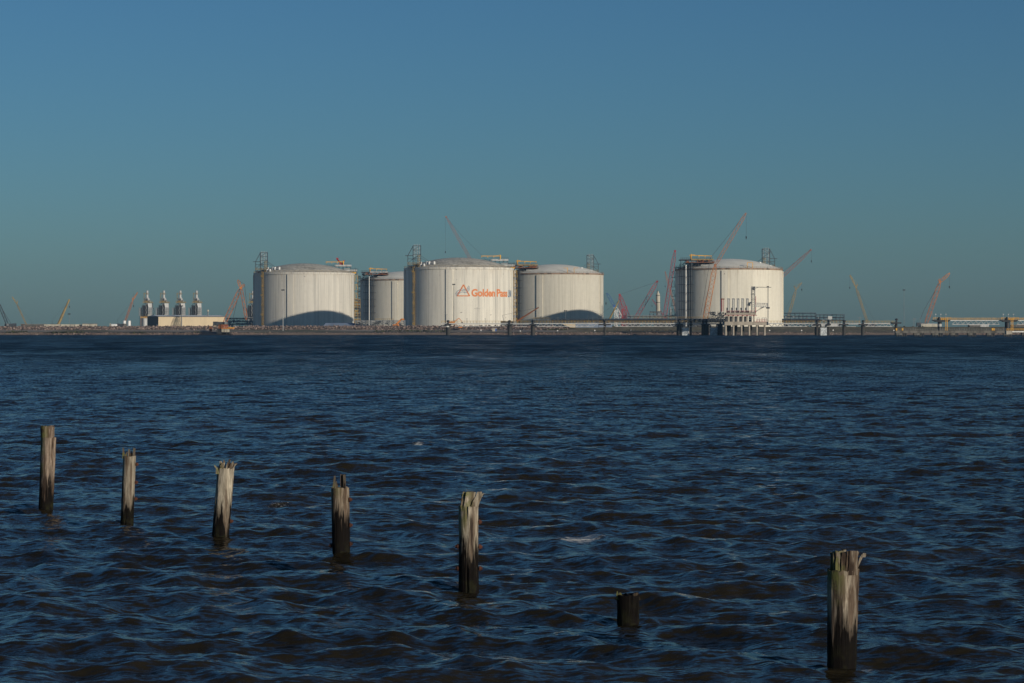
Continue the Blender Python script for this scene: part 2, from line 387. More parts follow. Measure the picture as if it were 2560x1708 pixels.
    sg = [(X(p0,SH), X(p1,SH), o_, z) for p0, p1, o_, z in ((0,1110,30,4.9),(1960,2340,31,4.9),(1340,1820,31,4.9),(1540,1700,16,2.6),(260,380,3,.7))]
    scrub('crest_weeds', 'thin brown weeds growing along the top of the bank', sg, gd, 4, 14, .8)
    # low sheet pile ledge in front of the gravel
    for p0, p1, lb in ((200,500,'left of the red pumping platform'),(786,1098,'below the far tank'),(1102,1345,'under the lettered tank')):
        tag(MB().box(X(p0,SH), X(p1,SH), SH+7.2, SH+8.4, .9, 1.95).build('retaining_ledge', M['darker']), 'low dark ledge along the foot of the bank '+lb, 'retaining wall', 'ledges at the foot of the bank')
build_land()

# ------------------------------------------------------------------ storage tanks
TANKS = {}
def tank(key, cpx, wpx, label, wmat, dmat, butts, typ):
    D = 80*F/wpx; cx = X(cpx, D); H = 43.0; r = 40.0; zb = 5.0
    T = thing('storage_tank', label, 'storage tank', (cx, D, zb), 'domed storage tanks')
    va = -math.atan2(cx, D)             # azimuth from which the camera looks
    TANKS[key] = (T, D, cx, va)
    def pol(az, rr, z): return Vector((rr*math.sin(az), -rr*math.cos(az), z))
    MB().lathe([(r,-.6),(r,H)], 192).build('wall', M[wmat], T, True)
    prof = []; rise = 7.9; a_ = 39.4; Rs = (a_*a_+rise*rise)/(2*rise)
    for i in range(17):
        x = a_*(1-i/16); prof.append((x, H+.3+math.sqrt(Rs*Rs-x*x)-(Rs-rise)))
    MB().lathe(prof, 128).build('dome', M[dmat], T, True)
    MB().lathe([(r+.02,H-(.75 if typ == 'B' else 1.3)),(r+.45,H-(.7 if typ == 'B' else 1.2)),(r+.45,H+.35),(r-.7,H+.35)], 128).build('rim', M['rustrim'] if typ == 'B' else M[wmat], T, True)
    for bz in butts:
        az = bz+va; hw = 2.4/r; mb = MB()
        pts = [pol(az-hw, r-.2, 0), pol(az-hw, r+.75, 0), pol(az, r+.80, 0), pol(az+hw, r+.75, 0), pol(az+hw, r-.2, 0)]
        vs = pts+[p+Vector((0,0,H-1.35)) for p in pts]
        mb.poly(vs, [(0,1,6,5),(1,2,7,6),(2,3,8,7),(3,4,9,8),(5,6,7,8,9)])
        mb.build('buttress', M[wmat], T)
    mb = MB(); n = 72
    for i in range(n):
        p, q = pol(2*math.pi*i/n, r+.1, H+.35), pol(2*math.pi*(i+1)/n, r+.1, H+.35)
        up = Vector((0,0,1.25)); mb.bar(p, p+up, .09); mb.bar(p+up, q+up, .08); mb.bar(p+up*.5, q+up*.5, .06)
    mb.build('railing', M['yellow_dull'] if typ == 'A' else M['rustrim'], T)
    # vent tower
    sg = -1 if typ == 'A' else 1; yy = -22 if typ == 'A' else 21
    def vx(v): return sg*v
    x0, x1, x2 = 27.2, 32.8, 36.6; mb = MB(); z0, zt, zm = H+.3, H+16.3, H+9
    for x in (x0, x1):
        for y in (yy-2.2, yy+2.2): mb.bar((vx(x),y,z0),(vx(x),y,zt),.21)
    for y in (yy-2.2, yy+2.2):
        mb.bar((vx(x2),y,z0),(vx(x2),y,zm),.17); mb.bar((vx(x2+2),y,zm),(vx(x1),y,zm),.2); mb.bar((vx(x2),y,zm),(vx(x1),y,zt-.3),.15)
        for k in range(5):
            za, zc = z0+k*3.2, z0+(k+1)*3.2; mb.bar((vx(x0),y,zc),(vx(x1),y,zc),.16)
            mb.bar((vx(x0 if k%2 else x1),y,za),(vx(x1 if k%2 else x0),y,zc),.11)
            if k < 2: mb.bar((vx(x2),y,zc),(vx(x1),y,zc),.12); mb.bar((vx(x2 if k%2 else x1),y,za),(vx(x1 if k%2 else x2),y,zc),.11)
        mb.bar((vx(x0),y,zm),(vx(x0-6.5),y,H+4.6),.12); mb.bar((vx(x0),y,zm-1.6),(vx(x0-5.5),y,H+4.2),.1)
    for x in (x0, x1, x2):
        for z in (z0+3, zm) + ((zt,) if x < 34 else ()): mb.bar((vx(x),yy-2.2,z),(vx(x),yy+2.2,z),.15)
    vt = mb.build('vent_tower', M['dark'], T)
    for k in range(4):
        x = x0+1+k*1.25; MB().tube((vx(x),yy-.6,z0+1.5),(vx(x),yy-.6,zt+.9),.17,8).build('vent_pipe', M['lightgrey'], vt)
    mb = MB(); mb.box(*sorted((vx(x0-.8),vx(x2))), yy-2.6, yy+2.6, H+2.6, H+2.85)
    for dz in (H+5.6, H+8.6): mb.box(*sorted((vx(x0-.2),vx(x0+2.6))), yy-2.6, yy-1.4, dz, dz+.25)
    mb.rail((vx(x0-.8),yy-2.6,H+2.85),(vx(x2),yy-2.6,H+2.85),1.2,1.6,.09)
    mb.lattice((vx(x0+1.2),yy-3.2,z0),(vx(x0+1.2),yy-3.2,H+9),1.2,.1,6,(1,1))
    mb.build('platform', M['yellow_dull'], vt)
    mb = MB(); mb.box(*sorted((vx(x0+2.8),vx(x1-.4))), yy-1.6, yy+1.4, H+.4, H+2.5); mb.box(*sorted((vx(x1+.6),vx(x2-.4))), yy-1.2, yy+1.2, H+.4, H+1.9)
    mb.build('valve_manifold', M['dark'], vt)
    rel = [(-30.3,.9,-21.2),(-27.0,.9,-25.3),(-24.6,.9,-27.6),(-27.3,2.6,-18.5),(-22.6,2.6,-24),(-20.9,2.6,-25.5),(-17.2,2.6,-28.2)] if typ == 'A' else [(29.5,1.0,-14),(22.0,3.4,-14)]
    for x, dz, y in rel:
        mb = MB().tube((x,y,H+dz-2.5),(x,y,H+dz),.4,8).lathe([(0,0),(.82,0),(.82,2.0),(0,2.2)],10,(x,y,H+dz))
        mb.build('relief_valve', M['white'], T, True)
    if typ == 'A':
        # yellow caged ladder down the wall
        az = math.asin(-.80)+va; c = Vector((math.sin(az),-math.cos(az),0)); mb = MB()
        for s_ in (-1, 1):
            tv = Vector((c.y,-c.x,0))*s_*.36
            for rr in (r+.5, r+1.7): mb.bar(c*rr+tv+Vector((0,0,.5)), c*rr+tv+Vector((0,0,H+1)), .13)
        for k in range(30):
            z = .8+k*1.42; mb.bar(c*(r+1.7)+Vector((c.y,-c.x,0))*.36+Vector((0,0,z)), c*(r+1.7)-Vector((c.y,-c.x,0))*.36+Vector((0,0,z+(.7 if k%2 else -.2))), .1)
            mb.bar(c*(r+.5)+Vector((0,0,z)), c*(r+1.7)+Vector((0,0,z)), .08)
        for k in range(6):
            z = 2+k*7.6; o_ = (.55 if k%2 else -.25); p = c*(r+1.2)+Vector((c.y,-c.x,0))*o_
            mb.box(p.x-.75,p.x+.75,p.y-.9,p.y+.9,z,z+.2); mb.rail((p.x-.75,p.y-.9,z),(p.x+.75,p.y-.9,z),1.2,.7,.07)
        mb.build('caged_ladder', M['ladder_yellow'], T)
        mb = MB(); az = R(89)+va; c = Vector((math.sin(az),-math.cos(az),0))
        for k in range(6):
            z = 2+k*7.0; p = c*(r+1.7)+Vector((0,0,z))
            mb.box(p.x-1.3,p.x+1.5,p.y-1.5,p.y+1.5,z,z+.22)
            for sx in (-1.2, 1.4): mb.bar((p.x+sx,p.y-1.4,z),(p.x+sx*.55,p.y-1.4,z+4.6),.17)
            mb.bar((p.x-.7,p.y-1.4,z+4.6),(p.x+.8,p.y-1.4,z+4.6),.16); mb.bar((p.x-1,p.y-1.4,z),(p.x+.6,p.y-1.4,z+4.6),.12)
        for x in (c.x*(r+.4), c.x*(r+2.9)): mb.bar((x,c.y*(r+1.7)+1.4,0),(x,c.y*(r+1.7)+1.4,H),.12)
        mb.build('stair_cage', M['ladder_yellow'], T)
        # pump deck behind the dome on the right
        mb = MB().box(23.5,36.5,15,24,H+6.2,H+7.6).box(30.5,41.2,12,23,H+2.3,H+3.6)
        mb.build('pump_deck', M['lightgrey'], T)
        mb = MB()
        for x in (24,27,30,33,36,38.5,41):
            for y in (13, 22): mb.bar((x,y,H-1.0),(x,y,H+(6.2 if x < 37 else 2.3)),.2)
        for x in (24,27,30,33): mb.bar((x,15,H+2.5),(x+3,15,H+6.2),.13); mb.bar((x,15,H+3.6),(x+3,15,H+3.6),.13)
        MB().rail((16,14,H+6.4),(24,14,H+6.4),1.1,1.5,.09).bar((15,14,H+6.3),(24,14,H+6.3),.25).build('side_walkway', M['dark'], T)
        mb.build('deck_frame', M['dark'], T); mb = MB()
        mb.rail((30.5,12,H+3.6),(41.2,12,H+3.6),1.2,1.5,.08); mb.rail((23.5,15,H+7.6),(36.5,15,H+7.6),1.2,1.5,.06)
        mb.build('deck_railing', M['dark'], T); mb = MB()
        for x in (40.6,42.4): mb.bar((x,10,H-4),(x,10,H+5.2),.1)
        mb.bar((38.5,10,H+3.8),(43.2,10,H+3.8),.1); mb.build('antenna_frame', M['dark'], T)
        mb = MB().tube((38,11,H+1.0),(33,11,H+1.4),.45,8).tube((36,11.5,H+4.4),(31,11.5,H+4.2),.35,8).tube((34,10.5,H+1.4),(30,10.5,H+3.4),.3,8)
        mb.build('deck_pipework', M['silver'], T)
        mb = MB().box(38,41,9,11,H+.2,H+1.4); mb.rail((31,9.5,H+.4),(41,9.5,H+.4),1.1,1.2,.1); mb.build('rim_walkway', M['yellow'], T)
        jx = 30.5
        mb = MB().tube((jx,14,H+7.6),(jx,14,H+10.6),.45,8); mb.bar((jx+.6,14,H+9.8),(jx-14.2,14,H+9.8),.34)
        for k in range(3): mb.bar((jx-13.8+k*4.5,14,H+9.6),(jx-13.8+k*4.5,14,H+8.6),.22)
        mb.bar((jx,14,H+10.7),(jx-3,14,H+9.9),.15)
        mb.build('jib_crane', M['yellow'], T)
    else:
        # pump platform, its jib crane and the pipe risers on the left
        mb = MB()
        mb.box(-35,-13,-28,-10,H+4.4,H+4.8); mb.box(-38,-14,-24,-6,H+6.6,H+7.2)
        mb.box(-41.5,-30,-16,-6,H+1.0,H+1.4)
        for x in (-37,-33,-29,-25,-21,-17,-14):
            for y in (-26, -12): mb.bar((x,y,H-.2 if abs(x) < 33 else H-4),(x,y,H+6.8),.22)
            mb.bar((x,-26,H+.6),(x+3.6,-26,H+4.4),.14)
        mb.rail((-38,-24,H+7.2),(-14,-24,H+7.2),1.2,1.5,.1); mb.rail((-35,-28,H+4.8),(-13,-28,H+4.8),1.2,1.5,.1)
        mb.rail((-41.5,-16,H+1.4),(-30,-16,H+1.4),1.1,1.4,.1)
        for k in range(9): mb.bar((-42+k*1.1,-16,H-3.4),(-41+k*1.1,-14,H+1),.1)
        rg = random.Random(int(cpx))
        for k in range(26):
            x = rg.uniform(-37,-15); z = H+rg.uniform(.5,6.2); y = rg.uniform(-26,-14); s_ = rg.uniform(.4,1.3)
            mb.box(x,x+s_*1.7,y,y+1.4,z,z+s_)
        mb.build('pump_deck', M['dark'], T)
        mb = MB()
        for k in range(9):
            x = rg.uniform(-34,-14); z = H+rg.uniform(4.9,6.1); mb.box(x,x+rg.uniform(1.2,3.4),-28.3,-26.8,z-.5,z+.4)
        mb.box(-34.5,-13.5,-28.4,-28.2,H+4.5,H+4.9); mb.build('kick_plate', M['rust'], T)
        mb = MB().tube((-23,-27,H+2.8),(-17,-27,H+2.8),.42,8).tube((-17,-27,H+2.8),(-16,-27,H+.8),.42,8).tube((-30,-26.8,H+5.6),(-24,-26.8,H+5.6),.35,8)
        mb.build('deck_pipework', M['silver'], T)
        mb = MB().box(-30,-13.5,-24.6,-23.9,H+6.5,H+7.5); mb.build('deck_edge_beam', M['lightgrey'] if key == 'back' else M['yellow_dull'], T)
        jx = -30
        mb = MB().tube((jx,-22,H+7.2),(jx,-22,H+10.9),.7,8,.5); mb.bar((jx-1,-22,H+10.2),(jx+15.5,-22,H+9.7),.4)
        mb.bar((jx,-22,H+11),(jx+3.5,-22,H+10.2),.2)
        for k in range(3): mb.bar((jx+6+k*4.5,-22,H+9.7),(jx+6+k*4.5,-22,H+8.3),.26)
        mb.build('jib_crane', M['yellow'], T)
        mb = MB()
        for q in (-.86,-.825,-.79,-.755,-.705,-.67,-.655):
            az = math.asin(q)+va; c = Vector((math.sin(az),-math.cos(az),0)); mb.tube(c*(r+2.0), c*(r+2.0)+Vector((0,0,H+4)), .26, 6)
        for k in range(8):
            z = 1+k*6.1; az0, az1 = math.asin(-.87)+va, math.asin(-.64)+va
            a_, b_ = Vector((math.sin(az0),-math.cos(az0),0)), Vector((math.sin(az1),-math.cos(az1),0))
            up = Vector((0,0,z)); mb.bar(a_*(r+1.9)+up, b_*(r+1.9)+up, .22); mb.bar(a_*(r+.1)+up, a_*(r+2.1)+up, .2); mb.bar(b_*(r+.1)+up, b_*(r+2.1)+up, .2)
            mb.bar(a_*(r+3)+up, b_*(r+3)+up, .16)
        mb.build('riser_rack', M['dark'], T)
        az = math.asin(-.735)+va; c = Vector((math.sin(az),-math.cos(az),0))
        MB().tube(c*(r+2.9), c*(r+2.9)+Vector((0,0,H+3)), .42, 10).build('riser_pipe', M['silver'], T, True)
        # stair tower on the far left edge
        mb = MB(); az = R(-84)+va; c = Vector((math.sin(az),-math.cos(az),0)); 
        for k in range(6):
            z = 2+k*7.0; p = c*(r+1.6)+Vector((0,0,z))
            mb.box(p.x-1.5,p.x+1.3,p.y-1.5,p.y+1.5,z,z+.22)
            for sx in (-1.4, 1.2): mb.bar((p.x+sx,p.y-1.4,z),(p.x+sx*.6,p.y-1.4,z+4.6),.17)
            mb.bar((p.x-1.4,p.y-1.4,z),(p.x+1.2,p.y-1.4,z),.17); mb.bar((p.x-.8,p.y-1.4,z+4.6),(p.x+.8,p.y-1.4,z+4.6),.16)
            mb.bar((p.x+1,p.y-1.4,z),(p.x-.6,p.y-1.4,z+4.6),.12)
        mb.build('stair_cage', M['yellow_dull'] if key == 'rightmid' else M['dark'], T)
        if key != 'back':
            for az in ((.27,.40) if key == 'rightmid' else (.34,.44)):
                mb = MB(); c = pol(math.asin(az)+va, r-.3, H); mb.bar(c,(c.x,c.y,H+4.4),.28)
                d_ = -1 if az < .35 else 1; d_ = -d_ if key == 'right' else d_; mb.bar((c.x,c.y,H+4.3),(c.x+d_*3.2,c.y,H+4.3),.22); mb.build('davit', M['yellow'], T)
    return T, D, cx, va
tank('left', 760.3, 249.3, 'leftmost white domed storage tank with a big curved shadow low on its wall', 'tankA', 'domeA', (-.272, 1.25, -1.5), 'A')
tank('center', 1147, 271.5, 'white domed storage tank carrying orange lettering and a triangle logo', 'tankC', 'domeA', (-.17, 1.32, -1.4), 'A')
tank('rightmid', 1385.5, 246, 'domed storage tank with pale roof just right of the lettered tank', 'tankB', 'domeB', (-.296, 1.22), 'B')
tank('right', 1822, 267, 'rightmost domed storage tank, standing alone behind the loading platform', 'tankD', 'domeB', (-.07, 1.5), 'B')
tank('back', 1010.6, 219, 'farthest domed storage tank, half hidden left of the lettered tank', 'tankB', 'domeB', (-.21, 1.3), 'B')

# lettering and emblem painted on the middle tank
def lettering():
    T, D, cx, va = TANKS['center']; k = D/F; r = 40.09
    def bend(u, z): return (r*math.sin(u), -r*math.cos(u), z-5.0)
    def az(px): return math.asin((px-1147)/135.75)+va
    def text(body, px0, px1, py_base, py_top, off, mat, part, ref=None):
        cu = bpy.data.curves.new('t', 'FONT'); cu.body = body; cu.size = 1; cu.offset = off; cu.space_character = .98; cu.resolution_u = 4
        o = bpy.data.objects.new('t', cu); COL.objects.link(o); bpy.context.view_layer.update()
        me = bpy.data.meshes.new_from_object(o.evaluated_get(bpy.context.evaluated_depsgraph_get()))
        bpy.data.objects.remove(o); bpy.data.curves.remove(cu)
        co = [v.co.copy() for v in me.vertices]; xs = [c.x for c in co]; ys = [c.y for c in co]
        a0, a1 = az(px0), az(px1); z0, z1 = Z(py_base, D), Z(py_top, D)
        y0, y1 = min(ys), max(ys)
        for v, c in zip(me.vertices, co):
            u_ = (c.x-min(xs))/(max(xs)-min(xs))
            v.co = bend(az(px0+(px1-px0)*u_) if body == 'LNG' else a0+(a1-a0)*u_, z0+(z1-z0)*(c.y-y0)/(y1-y0))
        me.name = part; me.materials.clear(); me.materials.append(mat)
        ob = bpy.data.objects.new(part, me); COL.objects.link(ob); ob.parent = T; return ob
    # letters set one by one so that each gets the width it has on the tank
    yb, yt = 743.6, 724.6
    tag(text('Golden', 1177.8, 1236, yb, yt, .036, M['logo_orange'], 'lettering'), 'orange word Golden')
    tag(text('Pass', 1240, 1266.8, yb, yt, .032, M['logo_orange'], 'lettering'), 'orange word Pass')
    tag(text('LNG', 1269, 1278.6, yb+.6, yt+.6, .02, M['logo_blue'], 'lettering'), 'narrow blue letters LNG')
    # emblem: triangle outline crossed by three wavy lines
    def q(px, py): return (az(px), Z(py, D))
    mb = MB()
    def stroke(pts, wd, mbx, lift=0):
        L = []
        for i, (px, py) in enumerate(pts):
            j0, j1 = max(0, i-1), min(len(pts)-1, i+1); dx, dy = pts[j1][0]-pts[j0][0], pts[j1][1]-pts[j0][1]; l = math.hypot(dx, dy)
            nx, ny = -dy/l*wd/2, dx/l*wd/2; L.append((q(px+nx,py+ny), q(px-nx,py-ny)))
        vs = []
        for a_, b_ in L:
            for c in (a_, b_):
                v = bend(*c); vs.append((v[0]*(1+lift), v[1]*(1+lift), v[2]))
        mbx.poly(vs, [(2*i,2*i+1,2*i+3,2*i+2) for i in range(len(L)-1)])
    A, B, C = (1158.6,714.5), (1142.8,742.4), (1173.6,742.4)
    def seg(a_, b_, n=8): return [(a_[0]+(b_[0]-a_[0])*i/n, a_[1]+(b_[1]-a_[1])*i/n) for i in range(n+1)]
    stroke(seg(A,B), 3.0, mb); stroke(seg(A,C), 3.0, mb, .0006); stroke(seg((1143,741.7),(1173.5,741.7)), 2.4, mb, .0003)
    tag(mb.build('emblem_triangle', M['logo_orange'], T), 'orange triangle outline')
    waves = (((732,1000),(742,985),(760,965),(800,945),(830,950),(860,945),(874,925),(880,908)),
             ((736,1014),(748,1000),(770,979),(805,962),(840,967),(868,957),(881,940),(888,922)),
             ((742,1026),(755,1012),(775,994),(810,978),(845,987),(872,972),(886,955),(894,938)))
    for wv in waves:
        P_ = [(980+x/4.61, 520+y/4.61) for x, y in wv]; pts = []
        for i in range(len(P_)-1):
            p0, p1, p2, p3 = P_[max(0,i-1)], P_[i], P_[i+1], P_[min(len(P_)-1,i+2)]
            for j in range(4):
                u = j/4; pts.append(tuple(.5*((2*p1[d])+(-p0[d]+p2[d])*u+(2*p0[d]-5*p1[d]+4*p2[d]-p3[d])*u*u+(-p0[d]+3*p1[d]-3*p2[d]+p3[d])*u**3) for d in (0,1)))
        pts.append(P_[-1]); mb = MB(); stroke(pts, .95, mb, .001); mb.build('emblem_wave', M['logo_blue'], T)
lettering()

# ------------------------------------------------------------------ cranes
CG = 'construction cranes on the plant site'
def crane(label, D, pts, wd, mat, jibmat=None, hook=None, strut=None, pend=(), mast=None, tele=False, br=.17, dy=0, block=True):
    """pts: foot, boom head, optional jib tip in photo pixels"""
    wd *= .72; br *= 1.1
    P = [W(p[0], p[1], D) for p in pts]
    foot, head = P[0], P[1]; d = (foot-head); zg = 4.5
    if foot.z > 7: foot = head + d*((head.z-6.6)/(head.z-foot.z))
    T = thing('crane', label, 'crane', (foot.x, D, zg), CG); o = Vector((foot.x, D, zg)); sg = 1 if head.x > foot.x else -1
    foot = foot-o; head = head-o
    # crawler tracks and house
    body = MB().box(-4,3.2,-2.2,2.2,1.6,4.2) if sg > 0 else MB().box(-3.2,4,-2.2,2.2,1.6,4.2)
    body.box(-sg*7.2 if sg > 0 else 4, -4 if sg > 0 else 7.2, -2.4, 2.4, 1.4, 4.4) if True else None
    body.build('house', M['dark'], T)
    for y in (-3.6, 2.2):
        MB().tube((-4.4,y+.7,.75),(-4.4,y+.7,.76),.1).box(-4.6,4.6,y,y+1.4,.02,1.5).build('track', M['darker'], T)
    MB().box(sg*1.2,sg*1.2+1.8,-3.8,-2.25,2,4.1).build('cab', M['grey'], T)
    L = (head-foot).length
    if tele:
        mb = MB().tube(foot, foot.lerp(head,.45), wd*.6, 6).tube(foot.lerp(head,.42), foot.lerp(head,.75), wd*.5, 6).tube(foot.lerp(head,.7), head, wd*.38, 6); mb.build('boom', mat, T)
    else: MB().lattice(foot, head, wd, br, max(6, int(L/(wd*.9)))).build('boom', mat, T)
    q_ = wd*.27; hb = MB().box(head.x-q_,head.x+q_,-q_,q_,head.z-q_,head.z+q_); hb.build('boom_head', jibmat or mat, T)
    if len(P) > 2:
        j = P[2]-o; MB().lattice(head, j, wd*.62, br*.85, max(4, int((j-head).length/(wd*.8)))).build('jib', jibmat or mat, T)
    end = (P[2]-o) if len(P) > 2 else head
    if strut:
        mb = MB()
        for s_ in strut: q = W(*s_, D)-o; mb.lattice(head, q, wd*.5, br*.8, 4); mb.bar(q, end, .09)
        mb.build('strut', jibmat or mat, T)
    if mast: m_ = [W(*q, D)-o for q in mast]; MB().lattice(m_[0], m_[1], wd*.7, br*.9, max(6,int((m_[1]-m_[0]).length/(wd)))).build('mast', mat, T)
    mb = MB(); 
    for a_, b_ in pend:
        a_, b_ = W(*a_, D)-o, W(*b_, D)-o
        for y in (-.5, .5): mb.bar(a_+Vector((0,y,0)), b_+Vector((0,y,0)), .1)
    if not pend:
        bk = Vector((-sg*6, 0, 8)); mb.bar(bk, head, .08); mb.bar(bk, Vector((-sg*5,0,4)), .15)
    mb.build('pendant_line', M['cable'], T)
    if hook:
        h = W(*hook, D)-o; mb = MB().bar((end.x+(h.x-end.x), 0, end.z),(h.x,0,h.z), .09); mb.build('hoist_rope', M['cable'], T)
        if block: MB().tube((h.x,0,h.z+.2),(h.x,0,h.z-1.2),.5,8,.36).tube((h.x,0,h.z-1.2),(h.x,0,h.z-1.9),.2,6).build('hook_block', M['darker'], T)
    return T
crane('dark grey lattice crane cut off by the left edge of the view', 2300, [(21,818),(-4,757)], 3.0, M['dark'], pend=[((-4,757),(29,812))], mast=None)
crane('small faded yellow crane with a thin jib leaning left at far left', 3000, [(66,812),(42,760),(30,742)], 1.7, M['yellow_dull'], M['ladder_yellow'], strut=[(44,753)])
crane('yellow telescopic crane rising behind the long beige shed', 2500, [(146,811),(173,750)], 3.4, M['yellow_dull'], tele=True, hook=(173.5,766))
crane('faded orange crane standing behind the two small white silos', 2400, [(313,803),(332,751),(344,731)], 2.1, M['orange_faded'], M['orange'], hook=(334,764), strut=[(331,745)])
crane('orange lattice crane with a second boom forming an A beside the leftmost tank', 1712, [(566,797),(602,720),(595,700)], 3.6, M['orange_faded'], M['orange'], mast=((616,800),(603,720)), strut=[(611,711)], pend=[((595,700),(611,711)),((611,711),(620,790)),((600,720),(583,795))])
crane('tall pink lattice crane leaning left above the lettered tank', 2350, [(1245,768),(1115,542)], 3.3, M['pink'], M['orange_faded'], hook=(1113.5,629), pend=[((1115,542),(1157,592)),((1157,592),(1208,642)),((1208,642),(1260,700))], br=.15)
crane('small brown telescopic crane leaning across the tank right of the lettered one', 1560, [(1302,797),(1346,769)], 1.5, M['rust'], tele=True)
crane('blue and white crane leaning left beside the tall red machines', 2000, [(1560,810),(1536,766),(1517,733)], 4.6, M['white'], M['blue'], hook=(1515,757), pend=[((1517,733),(1512,735)),((1512,735),(1511,750))], block=True)
crane('short red crane mast with a long pendant running right to another boom', 2050, [(1574,800),(1549,737)], 3.8, M['red'], mast=((1552,800),(1549,737)), pend=[((1549,737),(1606,717)),((1606,717),(1640,706))])
crane('broad red lattice boom leaning right with a pale vessel below its head', 2040, [(1590,795),(1643,704)], 4.0, M['red'], pend=[((1639,703),(1634,706))], hook=(1643.5,728))
crane('tallest red lattice crane, its boom almost upright left of the rightmost tank', 1990, [(1662,790),(1687.5,628)], 4.0, M['red'], pend=[((1687.5,628),(1657,790))], br=.15)
crane('faint orange crane seen behind the tall upright red boom', 3000, [(1680,742),(1663,680)], 2.6, M['orange_faded'], hook=(1663,715))
crane('small far red crane just left of the pale upright vessel', 3000, [(1642,765),(1631,749)], 2.0, M['red'], hook=(1630,764))
crane('huge orange crane standing in front of the rightmost tank with its jib reaching up right', 1640, [(1765,788),(1788,664),(1865,533)], 4.3, M['orange'], M['orange_faded'], hook=(1865.5,592), pend=[((1865,533),(1832,575)),((1832,575),(1776,645)),((1776,645),(1788,664)),((1776,645),(1752,788)),((1780,680),(1757,788))], br=.16)
crane('pink lattice crane reaching right from behind the rightmost tank', 2350, [(1880,762),(2027,625)], 3.6, M['pink'], hook=(2028.5,652), pend=[((2027,625),(1990,655)),((1990,655),(1940,690))])
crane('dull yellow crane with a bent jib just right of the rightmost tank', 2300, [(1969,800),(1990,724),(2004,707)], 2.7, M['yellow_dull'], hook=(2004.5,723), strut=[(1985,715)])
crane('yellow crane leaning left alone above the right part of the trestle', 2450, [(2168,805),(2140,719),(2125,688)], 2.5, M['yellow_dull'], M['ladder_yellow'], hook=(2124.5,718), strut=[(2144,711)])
crane('orange crane with a short upper jib at far right beside the dock', 2000, [(2315,809),(2350,706),(2374,683)], 4.0, M['orange_faded'], M['orange'], hook=(2373.5,716), strut=[(2348,698)], pend=[((2350,706),(2310,775)),((2310,775),(2300,800))])
crane('slim yellow crane boom crossing behind the red mast by the trestle', 1700, [(1520,806),(1547,752)], 1.6, M['yellow_dull'], tele=True)

# orange excavator arm
def excavator(px, py, label, D=1500, mir=1, s=1.0, mat='orange'):
    c = W(px, py, D); T = thing('excavator', label, 'excavator', (c.x, D, c.z), 'excavators working on the bank')
    MB().box(-1.7*s,1.7*s,-1.2*s,1.2*s,1.0*s,2.4*s).box(*sorted((-mir*1.7*s,-mir*2.6*s)),-1.1*s,1.1*s,1.1*s,2.2*s).build('house', M[mat], T)
    for y in (-1.5,.9): MB().box(-2*s,2*s,y*s,(y+.6)*s,.02,.85*s).build('track', M['darker'], T)
    MB().box(*sorted((mir*.4*s,mir*1.6*s)),-1.25*s,-.5*s,2.4*s,3.3*s).build('cab', M['grey'], T)
    mb = MB().tube((mir*1.2*s,0,2*s),(mir*4.4*s,0,4.6*s),.42*s,4,.32*s).tube((mir*4.4*s,0,4.6*s),(mir*6.6*s,0,2.2*s),.3*s,4,.2*s); mb.build('arm', M[mat], T)
    MB().box(*sorted((mir*6.1*s,mir*7.1*s)),-.6*s,.6*s,1.1*s,2.1*s).build('bucket', M['dark'], T)
def lift(px0, py0, px1, py1, label, D=1560):
    a_, b_ = W(px0,py0,D), W(px1,py1,D); T = thing('boom_lift', label, 'boom lift', (a_.x, D, 4.5)); o = Vector((a_.x, D, 4.5))
    MB().box(-2,2,-1.2,1.2,.7,2.2).build('chassis', M['orange'], T)
    for x in (-1.5,1.5): MB().tube((x,-1.5,.55),(x,1.5,.55),.55,10).build('wheel', M['darker'], T)
    MB().tube(a_-o, b_-o, .9, 4, .55).build('boom', M['orange'], T); MB().box((b_-o).x-.2,(b_-o).x+1.6,-.9,.9,(b_-o).z-.7,(b_-o).z+.4).build('basket', M['orange'], T)
lift(990,812,1004,798,'orange boom lift raised low between the far tank and the lettered tank')
excavator(1131, 812.5, 'orange excavator on the rocks below the lettered tank, left of its fellow', 1474, 1, .9)
excavator(1150, 822, 'small orange excavator lower on the bank right of its fellow', 1468, -1, .55)

